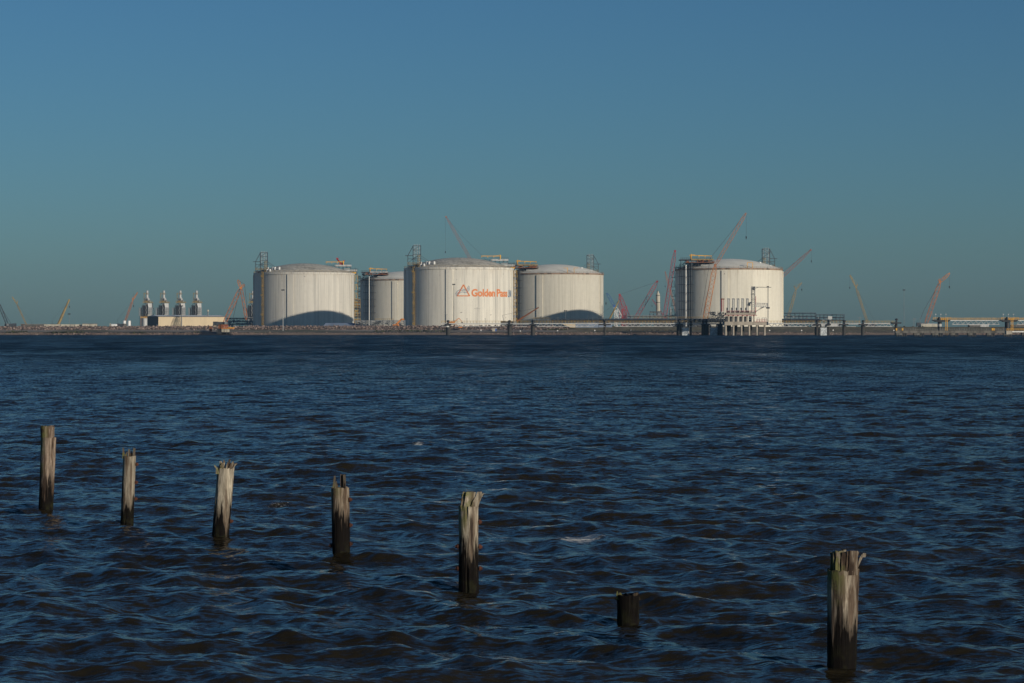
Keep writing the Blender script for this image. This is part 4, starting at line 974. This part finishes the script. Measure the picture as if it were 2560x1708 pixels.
tag(MB().poly([(X(1404,SH),SH+24,Z(808,SH)),(X(1441,SH),SH+24,Z(808,SH)),(X(1441,SH),SH+23,Z(819,SH)),(X(1428,SH),SH+23,Z(819,SH)),(X(1404,SH),SH+30,Z(808,SH)),(X(1441,SH),SH+30,Z(808,SH)),(X(1441,SH),SH+30,3),(X(1428,SH),SH+30,3)],
    [(0,3,2,1),(0,1,5,4),(1,2,6,5),(3,0,4,7)]).build('abutment', M['cream']), 'cream abutment wall on the bank behind the trussed span', 'abutment')
tag(MB().box(X(1442,SH),X(1500,SH),SH+26,SH+32,3,Z(806.5,SH)).box(X(1501,SH),X(1535,SH),SH+27,SH+32,3,Z(808,SH)).build('site_trailer', M['tarp']), 'low blue grey trailers on the bank behind the trussed span', 'trailer')
T = thing('notice_board', 'white rectangular notice board standing on the right part of the trestle', 'sign', (jx(2074), JD-2, jz(807)))
MB().tube((0,0,0),(0,0,2.2),.14,6).build('post', M['white'], T); MB().box(-1.2,1.2,-.15,0,2.0,3.7).build('panel', M['lightgrey'], T)
mb = MB()
for k in range(4): mb.box(-1.25,1.25,-.2,-.152,2.0+k*.53,2.12+k*.53)
mb.build('frame', M['white'], T)

# loading platform
def platform():
    D = 1385.0; c = 1864; T = thing('loading_platform', 'concrete loading platform on columns carrying a row of loading arms', 'loading platform', (X(c,D), D, 0)); x = lambda px: X(px,D)-X(c,D); z = lambda py: Z(py,D)
    MB().box(x(1810.5),x(1918),-3,11,z(813.3),z(804.5)).build('deck', M['concrete'], T)
    for px in (1813.5,1832.5,1852.5,1872,1891,1910.5):
        MB().lathe([(.56,-2),(.56,z(813.4))],14,(x(px),-2,0)).build('column', M['concrete'], T, True)
    for px in (1820,1827,1843,1860,1880,1897):
        MB().lathe([(.85,-2),(.85,z(813.4))],12,(x(px),8,0)).build('column', M['concrete_dark'], T, True)
    MB().box(x(1814.5),x(1889),-2,7,z(787.5),z(782)).build('upper_deck', M['concrete'], T)
    for px in (1821,1832.5,1844,1856,1867,1884): MB().box(x(px)-.42,x(px)+.42,-1.6,-.8,z(804.4),z(787.6)).build('upper_column', M['concrete'], T)
    MB().box(x(1810),x(1892),-2.3,-2.05,z(789.2),z(787.9)).build('fire_main', M['red'], T)
    mb = MB()
    for px in (1815,1826,1838,1850,1862,1874): MB().box(x(px),x(px+6),1,5,z(804.4),z(791)).build('pump_housing', M['dark'], T)
    for i in range(20):
        q = 1816+i*3.7; hh = random.uniform(777,781); MB().box(x(q),x(q+1.6),-1.4,0,z(782),z(hh)).build('valve', M['dark'], T)
    mb = MB(); mb.rail((x(1814.5),-2,z(782)),(x(1889),-2,z(782)),1.2,1.5,.07); mb.rail((x(1890),-3,z(804.5)),(x(1918),-3,z(804.5)),1.3,1.4,.1)
    mb.box(x(1885),x(1917),-3.2,-2.9,z(805.2),z(804.2)); mb.build('railing', M['red'], T)
    mb = MB()
    for px in (1893,1899,1905,1911,1916): mb.bar((x(px),0,z(804.5)),(x(px),0,z(795)),.18)
    for a_, b_ in ((1893,1899),(1905,1916)): mb.bar((x(a_),0,z(795)),(x(b_),0,z(795)),.2); mb.bar((x(a_),0,z(799)),(x(b_),0,z(799)),.15)
    for k in range(3): mb.bar((x(1868),-1.8,z(800-k*4)),(x(1884),-1.8,z(796-k*4)),.1)
    mb.build('pipework', M['lightgrey'], T)
    for i, px in enumerate((1820.5,1832.5,1844,1855.5,1867.3)):
        A = thing('marine_loader', 'grey upright loading arm, %s of the five on the platform' % ('leftmost','second from the left','middle one','second from the right','rightmost')[i], 'loading arm', (X(px,D), D, z(781.9)), 'loading arms on the platform')
        h = z(746.5)-z(781.9)
        MB().tube((0,0,0),(0,0,h),.42,8).build('riser', M['lightgrey'], A)
        MB().bar((.75,-.2,.8),(.75,-.2,h-.6),.25).bar((0,0,h),(1.0,-.2,h-.8),.3).bar((-.6,0,h-.2),(.9,0,h),.28).build('outboard_arm', M['grey'], A)
        MB().box(-1.0,-.4,-.4,.4,h*.15,h*.35).build('counterweight', M['dark'], A)
        MB().box(-.9,.9,-.8,.8,0,.9).build('base', M['dark'], A)
    A = thing('red_monitor_mast', 'dark red mast with a square top at the left end of the loading arms', 'mast', (X(1806.5,D), D, z(779)))
    MB().bar((-.45,0,0),(-.45,0,z(748)-z(779)),.3).bar((.45,0,0),(.45,0,z(748)-z(779)),.18).build('mast', M['red'], A)
    MB().box(-1,1.1,-.5,.5,z(749)-z(779),z(746.5)-z(779)).build('cap', M['rust'], A)
    mb = MB(); rg = random.Random(3)
    for k in range(46):
        q = rg.uniform(1771,1812); y_ = rg.uniform(779,800); mb.box(x(q),x(q+rg.uniform(2,6)),rg.uniform(-2,0),rg.uniform(1,4),z(y_+rg.uniform(1,3)),z(y_))
    for k in range(10): mb.bar((x(1770+k*4.2),-1,z(807)),(x(1770+k*4.2+rg.uniform(-2,4)),-1,z(rg.uniform(775,784))),.14)
    o = mb.build('piping_manifold', M['dark']); o.location = (X(c,D), D, 0); tag(o, 'dense dark pipe manifold left of the loading arms', 'manifold')
    # gangway tower
    A = thing('gangway_tower', 'narrow grey gangway tower with an arm reaching right across the rightmost tank', 'gangway tower', (X(1883,D), D, z(782))); zz = lambda py: z(py)-z(782); xx = lambda px: X(px,D)-X(1883,D)
    MB().lattice((0,0,0),(0,0,zz(717)),1.9,.17,14,(1,1)).build('tower', M['grey'], A)
    mb = MB().box(xx(1877),xx(1886),-1.4,1.4,zz(736),zz(735.2)).box(xx(1878),xx(1888),-1.4,1.4,zz(749),zz(748.2)).box(xx(1881),xx(1886),-1,1,zz(726),zz(717)); mb.build('landing', M['dark'], A)
    mb = MB().bar((0,0,zz(718)),(xx(1928),0,zz(718.6)),.2).bar((xx(1886),0,zz(723)),(xx(1896),0,zz(718.3)),.12); mb.build('arm', M['dark'], A)
    mb = MB().lattice((xx(1887),0,zz(762)),(xx(1918),0,zz(763.5)),2.2,.14,11,(1,1)); 
    for k in range(4): mb.bar((xx(1889),0,zz(781-k)),(xx(1906+k*3),0,zz(766)),.13)
    mb.build('gangway', M['lightgrey'], A)
    MB().box(xx(1872),xx(1875.5),-1,1,zz(765),zz(756)).box(xx(1876),xx(1878.5),-1,1,zz(759),zz(755)).box(xx(1870),xx(1873),-1,1,zz(763.5),zz(760)).build('control_cabin', M['pipeblue'], A)
    MB().bar((xx(1889),-.6,zz(782)),(xx(1889),-.6,zz(741)),.18).build('fire_riser', M['red'], A)
    A = thing('mooring_mast', 'slender grey mast rising from the right edge of the loading platform', 'mast', (X(1918.5,D), D, z(813)))
    MB().tube((0,-3.4,0),(0,-3.4,z(716)-z(813)),.24,8,.18).build('pole', M['grey'], A); MB().box(-1,.9,-4,-2.8,z(772)-z(813),z(768)-z(813)).box(-.7,.5,-3.9,-2.9,z(718)-z(813),z(716)-z(813)).build('bracket', M['dark'], A)
platform()

# ------------------------------------------------------------------ low dock and raised walkway at the right edge
DD = 1205.0
dx = lambda px: X(px, DD); dz = lambda py: Z(py, DD)
T = thing('berthing_dock', 'long low weathered concrete dock deck at the right edge of the view', 'dock', (dx(2380), DD, 0)); ex = lambda px: dx(px)-dx(2380)
MB().box(ex(2239),ex(2525),0,4,dz(832.8),dz(826.5)).build('deck', M['concrete_mid'], T)
mb = MB(); rg = random.Random(9)
for i in range(46): p = 2240+i*6.1; mb.bar((ex(p),-.05,dz(826)),(ex(p+rg.uniform(-.5,.5)),-.05,dz(820+rg.uniform(-1,3))),.07)
mb.bar((ex(2239),0,dz(823)),(ex(2519),0,dz(823)),.06); mb.build('handrail', M['grey'], T)
mb = MB()
for p in (2241,2256,2481,2485): mb.box(ex(p)-.35,ex(p)+.35,-.4,.4,dz(826.4),dz(820.8))
mb.build('mooring_post', M['yellow'], T)
for i, (p0, p1) in enumerate(((2240,2268),(2285,2310.5),(2330,2358),(2376,2396.5),(2420.5,2440),(2467,2486.5),(2509,2530),(2555,2575))):
    A = thing('pile_cluster', 'dark pile cluster under the low dock, %s from the left' % ('first','second','third','fourth','fifth','sixth','seventh','last one')[i] if i < 7 else 'dark pile cluster cut by the right edge of the view', 'pile cluster', (dx((p0+p1)/2), DD+1, 0), 'pile clusters under the low dock')
    h = (dx(p1)-dx(p0))/2; MB().box(-h,h*.1,-1.0,2,dz(838),dz(833)).build('cap', M['concrete_mid'], A)
    for x in (-h*.8, -h*.35, 0.15*h, h*.5, h*.85): MB().tube((x,-.6,-1.5),(x+rg.uniform(-.15,.15),-.3,dz(833.2)),.42,8).build('pile', M['darker'] if x != 0.15*h else M['concrete_dark'], A)
def gang(label, p0, p1):
    D = 1230; c = (p0+p1)/2; T = thing('raised_walkway', label, 'walkway', (X(c,D), D, 0), 'raised walkway spans at the right edge'); x0, x1 = X(p0,D)-X(c,D), X(p1,D)-X(c,D); zt, zb = Z(800.8,D), Z(811.6,D)
    MB().box(x0,x1,-1.2,1.2,zt-.3,zt).build('walkway', M['white'], T); MB().rail((x0,-1.2,zt),(x1,-1.2,zt),1.15,.95,.07).rail((x0,1.2,zt),(x1,1.2,zt),1.15,.95,.07).build('railing', M['yellow'], T)
    mb = MB(); i0, i1 = x0+1.8, x1-1.8; n = max(2,int((i1-i0)/2.6)); st = (i1-i0)/n
    for y in (-1.2,1.2):
        mb.bar((i0,y,zb),(i1,y,zb),.18)
        for k in range(n): a_ = i0+k*st; mb.bar((a_,y,zb),(a_+st/2,y,zt-.3),.1); mb.bar((a_+st/2,y,zt-.3),(a_+st,y,zb),.1)
    mb.build('truss', M['lightgrey'], T)
gang('raised white walkway span with yellow rails between the two dark piers', 2372, 2506); gang('raised walkway span leaving the view at the right edge', 2534, 2620)
for px, lb, w_ in ((2349,'black pier with a pale band at the left end of the raised walkway',10),(2518,'black pier carrying the raised walkway near the right edge',12)):
    D = 1230; T = thing('walkway_pier', lb, 'pier', (X(px,D), D, 0), 'piers of the raised walkway'); r = w_*D/F/2; z = lambda py: Z(py,D)
    MB().lathe([(r,-1.5),(r,z(802))],18).build('shaft', M['darker'], T, True)
    MB().poly([(-4,-2,z(800)),(5.5,-2,z(800)),(4.2,-2,z(805)),(-2,-2,z(805)),(-4,2,z(800)),(5.5,2,z(800)),(4.2,2,z(805)),(-2,2,z(805))],[(0,3,2,1),(4,5,6,7),(0,1,5,4),(1,2,6,5),(2,3,7,6),(3,0,4,7)]).build('head', M['darker'], T)
    if px < 2400: MB().lathe([(r+.04,z(816.5)),(r+.04,z(810))],18).build('band', M['lightgrey'], T, True)
    MB().box(-1.6,3.2,-1.5,-1.3,z(799.6),z(796)).rail((-3.5,-1.8,z(800)),(5.5,-1.8,z(800)),1.2,1,.09).build('railing', M['yellow'], T)
    MB().lathe([(.7,0),(.7,.9),(.3,1.4),(0,1.4)],10,(-.6,-2,z(800))).build('bollard', M['darker'], T)
    mb = MB()
    for i in range(3): mb.bar((-2+i*2.6,0,z(800)),(-2+i*2.6,0,z(786)),.06); mb.box(-2.3+i*2.6,-1.7+i*2.6,-.2,.2,z(787),z(785))
    mb.build('lamp', M['lightgrey'], T)
for px, y1, lb in ((2364.5,839,'tall yellow ladder reaching down to the water beside the left dark pier'),(2528,828,'yellow ladder beside the right dark pier')):
    D = 1215; T = thing('access_ladder', lb, 'ladder', (X(px,D), D, 0), 'yellow access ladders'); mb = MB(); z0, z1 = Z(y1,D), Z(795,D)
    for x in (-.5,.5): mb.bar((x,-2,z0),(x,-2,z1),.12)
    for k in range(int((z1-z0)/.7)): mb.bar((-.5,-2,z0+k*.7),(.5,-2,z0+k*.7),.1)
    mb.build('ladder', M['yellow'], T)
D = 1190; T = thing('boat_landing', 'white low landing stage with yellow rails in the bottom right corner of the dock', 'landing stage', (X(2545,D), D, 0)); z = lambda py: Z(py,D); x = lambda px: X(px,D)-X(2545,D)
MB().box(x(2531),x(2600),0,4,z(831),z(828)).build('deck', M['white'], T); MB().box(x(2516),x(2531),0,4,z(836),z(827)).build('abutment', M['concrete'], T)
MB().rail((x(2517),0,z(827)),(x(2600),0,z(827)),1.0,.8,.08).build('railing', M['yellow'], T)
D = 1560
for p0, p1, m_, lb in ((2303,2345,'container','long beige sheet shed behind the dock at right'),(2424,2450,'teal','slate grey low shed behind the raised walkway'),(2449,2472,'lightgrey','pale sloping roofed shed behind the raised walkway'),(2530,2600,'teal','dark low shed at the right edge')):
    T = thing('low_shed', lb, 'shed', (X(p0,D), D, 4.5), 'low sheds behind the dock'); w_ = X(p1,D)-X(p0,D); h = Z(810.5 if p0 < 2400 else 813,D)-4.5
    MB().box(0,w_,0,6,-.5,h).build('wall', M[m_], T); MB().box(-.2,w_+.2,-.3,6.3,h,h+.2).build('roof', M['rustrim'] if p0 > 2500 else M['white'], T)
    mb = MB()
    for k in range(int(w_/2.2)): mb.box(.6+k*2.2,.75+k*2.2,-.06,0,0,h-.1)
    mb.build('wall_rib', M['grey'], T)

# ------------------------------------------------------------------ old timber piles
def wood(name, seed, wet, moss, bleach=(.46,.38,.29), mx=.04):
    m, t, b = nodes(name); c = ocoord(t); mp = N(t, 'ShaderNodeMapping'); mp.inputs['Location'].default_value = (seed*3.1, seed*1.7, seed*.9); t.links.new(c, mp.inputs[0]); p = mp.outputs[0]
    sp = N(t, 'ShaderNodeSeparateXYZ'); t.links.new(c, sp.inputs[0]); z = sp.outputs[2]
    g = noise(t, p, 1, 7, .72, (38,38,2.2)); g2 = noise(t, p, 1, 4, .6, (13,13,1.2)); bl = noise(t, p, 6, 5, .65)
    col = ramp(t, g, [(.30,(.06,.038,.026)),(.42,tuple(x*.45 for x in bleach)),(.56,tuple(x*.8 for x in bleach)),(.75,tuple(min(1,x*1.15) for x in bleach))])
    col = mix(t, math_(t, 'MULTIPLY', ramp(t, g2, [(.47,(0,0,0)),(.58,(1,1,1))]), .78), col, (.075,.045,.028))
    k = ramp(t, noise(t, p, 1, 3, .5, (9,9,1.0)), [(.60,(0,0,0)),(.66,(1,1,1))]); col = mix(t, math_(t, 'MULTIPLY', k, .85), col, (.030,.02,.015))
    # wet, tide-stained lower part with a ragged upper edge
    e_ = math_(t, 'ADD', z, math_(t, 'MULTIPLY', math_(t, 'SUBTRACT', g2, .5), 2.2)); wetk = N(t, 'ShaderNodeMapRange'); wetk.inputs[1].default_value = wet+.14; wetk.inputs[2].default_value = wet-.14; t.links.new(e_, wetk.inputs[0])
    col = mix(t, wetk.outputs[0], col, ramp(t, g, [(.35,(.003,.002,.0015)),(.65,(.007,.005,.004)),(.8,(.022,.015,.011))]))
    # algae at the foot and moss on the weathered side of the top
    fk = N(t, 'ShaderNodeMapRange'); fk.inputs[1].default_value = .32; fk.inputs[2].default_value = .05; t.links.new(z, fk.inputs[0])
    col = mix(t, math_(t, 'MULTIPLY', math_(t, 'MULTIPLY', fk.outputs[0], ramp(t, bl, [(.45,(0,0,0)),(.62,(1,1,1))])), .8), col, (.022,.023,.008))
    lk = math_(t, 'MULTIPLY', math_(t, 'SUBTRACT', mx, sp.outputs[0]), 9); lk.node.use_clamp = True
    hk = N(t, 'ShaderNodeMapRange'); hk.inputs[1].default_value = moss; hk.inputs[2].default_value = moss+.35; t.links.new(z, hk.inputs[0])
    mk = math_(t, 'MULTIPLY', math_(t, 'MULTIPLY', lk, hk.outputs[0]), ramp(t, bl, [(.42,(0,0,0)),(.55,(1,1,1))]))
    col = mix(t, math_(t, 'MULTIPLY', mk, .85), col, (.135,.14,.045))
    t.links.new(col, b.inputs['Base Color']); b.inputs['Roughness'].default_value = .85; b.inputs['Specular IOR Level'].default_value = .15
    bp = N(t, 'ShaderNodeBump'); bp.inputs['Strength'].default_value = .9; bp.inputs['Distance'].default_value = .02
    t.links.new(math_(t, 'ADD', g, math_(t, 'MULTIPLY', g2, .6)), bp.inputs['Height']); t.links.new(bp.outputs[0], b.inputs['Normal'])
    return m
def ring_post(mb, x0, x1, z0, z1, r0, r1, rg, nseg=36, nz=26, jag=None, grooves=5, oy=0):
    gr = [(rg.uniform(0,6.28), rg.uniform(.04,.10), rg.uniform(.05,.16), rg.uniform(0,.6)) for _ in range(grooves)]
    ph = [rg.uniform(0,6.28) for _ in range(5)]
    vs = []
    for j in range(nz+1):
        k = j/nz; 
        for i in range(nseg):
            an = 2*math.pi*i/nseg; r = r0+(r1-r0)*k
            r *= 1+.035*math.sin(2*an+ph[0]+k)+.025*math.sin(3*an+ph[1]-k*2)+.012*math.sin(7*an+ph[2]+k*3)+.02*math.sin(k*5+ph[3])+rg.uniform(-.012,.012)
            for ga, gw, gd, gs in gr:
                d_ = abs((an-ga-.25*math.sin(k*2.5+ga)+math.pi)%(2*math.pi)-math.pi)
                if k > gs: r -= r0*gd*max(0, 1-d_/gw)*min(1,(k-gs)*4)*1.5
            zt = z1
            if jag: zt = z1+jag(an, rg)
            z = z0+(zt-z0)*k
            vs.append((x0+(x1-x0)*k+r*math.sin(an), oy-r*math.cos(an), z))
    n = nseg; fs = [(j*n+i, j*n+(i+1)%n, (j+1)*n+(i+1)%n, (j+1)*n+i) for j in range(nz) for i in range(n)]
    b = len(vs); 
    # hollowed top
    ring = [vs[nz*n+i] for i in range(n)]; cx_ = sum(v[0] for v in ring)/n; cy_ = sum(v[1] for v in ring)/n
    vs += [(cx_+(v[0]-cx_)*.72, cy_+(v[1]-cy_)*.72, v[2]-rg.uniform(.0,.03)) for v in ring]; vs.append((cx_, cy_, min(v[2] for v in ring)-.03))
    fs += [(nz*n+i, nz*n+(i+1)%n, b+(i+1)%n, b+i) for i in range(n)]+[(b+i, b+(i+1)%n, b+n) for i in range(n)]
    mb.poly(vs, fs)
def splinter(mb, p, h, w_, lean, rg, tip=.25, dp=None):
    dp = dp or w_*.7; n = 4; vs = []
    for j in range(n+1):
        k = j/n; s_ = 1-(1-tip)*k**1.3; x = p[0]+lean*k*k*.6+lean*k*.4+rg.uniform(-.004,.004); y = p[1]; z = p[2]+h*k
        for a_, b_ in ((-1,-1),(1,-.8),(.9,1),(-.8,.9)): vs.append((x+a_*w_/2*s_*rg.uniform(.85,1.15), y+b_*dp/2*s_*rg.uniform(.85,1.15), z+rg.uniform(-.01,.01)*k))
    fs = [(j*4+i, j*4+(i+1)%4, (j+1)*4+(i+1)%4, (j+1)*4+i) for j in range(n) for i in range(4)]+[(n*4,n*4+1,n*4+2,n*4+3)]
    mb.poly(vs, fs)
def timber(label, xb, wb, xt, wt, yb, ysh, seed, wet, top, bolts, moss=None, bleach=(.46,.38,.29), grooves=5):
    D = CAM_H*F/(yb-HOR); k = D/F; rg = random.Random(seed); T = thing('timber_pile', label, 'timber pile', (X(xb,D), D, 0), 'row of old timber piles in the water')
    h = (yb-ysh)*k; lean = (xt-xb)*k; r0, r1 = wb*k/2, wt*k/2; e_ = .9/h
    mat = wood('old_wood', seed, wet*h, (moss if moss is not None else .75)*h, bleach)
    mb = MB(); jag = lambda an, g: g.uniform(-.012,.012)
    ring_post(mb, -lean*e_, lean, -.9, h, r0*1.0, r1, rg, jag=jag, grooves=grooves); mb.build('shaft', mat, T, True)
    mb = MB(); px = lambda v: (v-xt)*k; hz = lambda v: h+(ysh-v)*k
    top(mb, lean, px, h, hz, k, rg, r1)
    tf, tm = {1:(.9,.04),2:(.5,.0),3:(.75,.04),4:(.38,-.05),5:(.75,.09),6:(1,0),7:(.8,.03)}[seed]
    if mb.v: mb.build('broken_top', wood('rotten_wood', seed+20, 0, .3*h, tuple(x*tf for x in bleach), tm+lean), T)
    for side, yy in bolts:
        z = (yb-yy)*k; xx = lean*z/h+side*(r0+(r1-r0)*z/h); mb = MB(); 
        mb.tube((xx-side*.06,-.02,z),(xx+side*.035,-.02,z),.022,8).tube((xx+side*.005,-.02,z),(xx+side*.03,-.02,z),.042,7,.036).tube((xx+side*.03,-.02,z),(xx+side*.055,-.02,z),.030,6,.02)
        mb.build('bolt', M['bolt'], T)
    return T
def core(x0, x1, ya, tilt=0, groov=3):
    def f(mb, lean, px, h, hz, k, rg, r1):
        c = (px(x0)+px(x1))/2; rr = (px(x1)-px(x0))/2; ring_post(mb, lean+c, lean+c+tilt, h-.12, hz(ya), rr, rr, rg, 26, 8, lambda an, g: g.uniform(-.018,.018), groov)
    return f
def top1(mb, lean, px, h, hz, k, rg, r1):
    core(103,136.5,1065.5,-.01,3)(mb, lean, px, h, hz, k, rg, r1)
def top2(mb, lean, px, h, hz, k, rg, r1):
    splinter(mb,(lean+px(310.5),-.05,h-.05),hz(1120)-h+.05,.05,-.012,rg,.5); splinter(mb,(lean+px(314),-.0,h-.05),hz(1130)-h+.05,.05,.03,rg,.3)
    splinter(mb,(lean+px(336),-.03,h-.05),hz(1120)-h+.05,.055,.0,rg,.75); splinter(mb,(lean+px(331),-.0,h-.05),hz(1128)-h+.05,.04,-.012,rg,.4)
    splinter(mb,(lean+px(323),.02,h-.05),hz(1122.5)-h+.05,.05,.0,rg,.6); splinter(mb,(lean+px(327),.0,h-.05),hz(1133)-h+.05,.04,.0,rg,.3)
def top3(mb, lean, px, h, hz, k, rg, r1):
    for i in range(26):
        x = rg.uniform(546,582); t_ = (x-564)/18; hh = (1170-1152)*k*rg.uniform(.35,1)*(1.1-.35*abs(t_+.1)); splinter(mb,(lean+px(x),rg.uniform(-.1,.1),h-.04),hh+.05,rg.uniform(.02,.05),t_*.07+rg.uniform(-.01,.03),rg,rg.uniform(.3,.9))
    splinter(mb,(lean+px(572),-.03,h-.03),.20,.035,.02,rg,.8); splinter(mb,(lean+px(578),-.05,h-.03),.13,.04,.10,rg,.7)
    splinter(mb,(lean+px(545),-.1,h-.10),.11,.06,-.01,rg,.5)
def top4(mb, lean, px, h, hz, k, rg, r1):
    splinter(mb,(lean+px(836),-.03,h-.05),hz(1189)-h+.05,.062,.01,rg,.35); splinter(mb,(lean+px(841),.0,h-.05),hz(1204)-h+.05,.05,.0,rg,.3)
    splinter(mb,(lean+px(856),.0,h-.05),hz(1187)-h+.05,.07,-.005,rg,.75); splinter(mb,(lean+px(861.5),-.05,h-.05),hz(1187)-h+.05,.045,.0,rg,.85)
    for i in range(10): splinter(mb,(lean+px(rg.uniform(834,867)),rg.uniform(-.08,.06),h-.04),rg.uniform(.05,.11),.03,0,rg,.2)
def top5(mb, lean, px, h, hz, k, rg, r1):
    for x, w_, ln, dy_, hy in ((1161,.10,.02,-.03,1230),(1168,.09,.03,-.06,1229),(1176,.085,.045,-.04,1229),(1184,.075,.09,-.05,1230),(1189,.055,.10,-.02,1234),(1157,.07,.01,.05,1236)):
        splinter(mb,(lean+px(x),dy_,h-.06),hz(hy)-h+.06,w_,ln,rg,.9,.13)
def top6(mb, lean, px, h, hz, k, rg, r1):
    splinter(mb,(lean+px(1545),-.04,h-.06),.11,.05,-.012,rg,.25); splinter(mb,(lean+px(1551),-.02,h-.06),.085,.06,0,rg,.4)
    splinter(mb,(lean+px(1589),-.02,h-.06),.085,.09,0,rg,.6); splinter(mb,(lean+px(1595),.02,h-.07),.075,.06,0,rg,.5)
    splinter(mb,(lean+px(1541.5),-.02,h-.07),.035,.03,-.02,rg,.3)
def top7(mb, lean, px, h, hz, k, rg, r1):
    for x, w_, ln, dy_, hy in ((2085,.05,.0,-.06,1379),(2091,.055,.0,-.09,1377),(2098,.05,.005,-.08,1376),(2104,.05,.01,-.10,1378),(2109,.04,.005,-.04,1374),(2083,.06,-.003,.03,1382),(2117,.06,.012,-.1,1376),(2125,.07,.01,-.11,1375),(2132,.06,.012,-.09,1376),(2136,.045,.02,-.02,1379)):
        splinter(mb,(lean+px(x),dy_,h-.05),hz(hy)-h+.05,w_,ln,rg,.92,.09)
    splinter(mb,(lean+px(2138),-.05,h-.03),hz(1384)-h+.03,.022,.085,rg,1.3); splinter(mb,(lean+px(2158),-.05,hz(1392)),.045,.045,.012,rg,.8)
timber('tall old pile at the far left with a stepped mossy top', 114, 37.5, 121.2, 38.5, 1274, 1093.6, 1, .38, top1, (), .45, (.40,.31,.235))
timber('pale smooth pile with a forked top, second from the left', 318, 35, 324, 32.5, 1308, 1140, 2, .27, top2, ((1,1161),(1,1206),(1,1247)), .95, (.43,.37,.28))
timber('bleached leaning pile crowned with a tuft of splinters, third from the left', 551.4, 43, 565, 40, 1346, 1170.7, 3, .40, top3, ((1,1303),), .9, (.66,.57,.43))
timber('dark pile with two upright splinters and rusty streaks, fourth from the left', 853, 43.5, 849.6, 45.5, 1394, 1219, 4, .66, top4, ((1,1249),(1,1313),(1,1360),(-1,1364)), .8, (.42,.34,.25))
timber('pile with a square chunk bent over its top, in the middle of the row', 1172.7, 49.5, 1171.3, 49, 1473, 1265.4, 5, .50, top5, ((1,1305),(1,1367),(1,1421),(-1,1366),(-1,1421)), .6, (.62,.53,.40))
timber('short dark stump barely above the water', 1571, 57.5, 1571, 58, 1559, 1487, 6, 2.6, top6, (), 1.2, (.08,.06,.04), 7)
timber('largest and nearest pile with a deep crack and mossy split top', 2105, 68.5, 2107.5, 77.5, 1672, 1424, 7, .50, top7, (), .62, (.50,.42,.32), 8)

# ------------------------------------------------------------------ haze
def haze():
    m = bpy.data.materials.new('thin_haze'); m.use_nodes = True; t = m.node_tree; t.nodes.remove(t.nodes['Principled BSDF'])
    v = t.nodes.new('ShaderNodeVolumePrincipled'); v.inputs['Color'].default_value = (.42,.72,1,1); v.inputs['Density'].default_value = .00005; v.inputs['Anisotropy'].default_value = .2
    t.links.new(v.outputs[0], t.nodes['Material Output'].inputs['Volume'])
    o = MB().box(-5100,5100,-500,5600,-3.5,125).build('haze', m); tag(o, kind='stuff'); o['label'] = 'thin pale haze over the water and the plant'; o['category'] = 'haze'
haze()
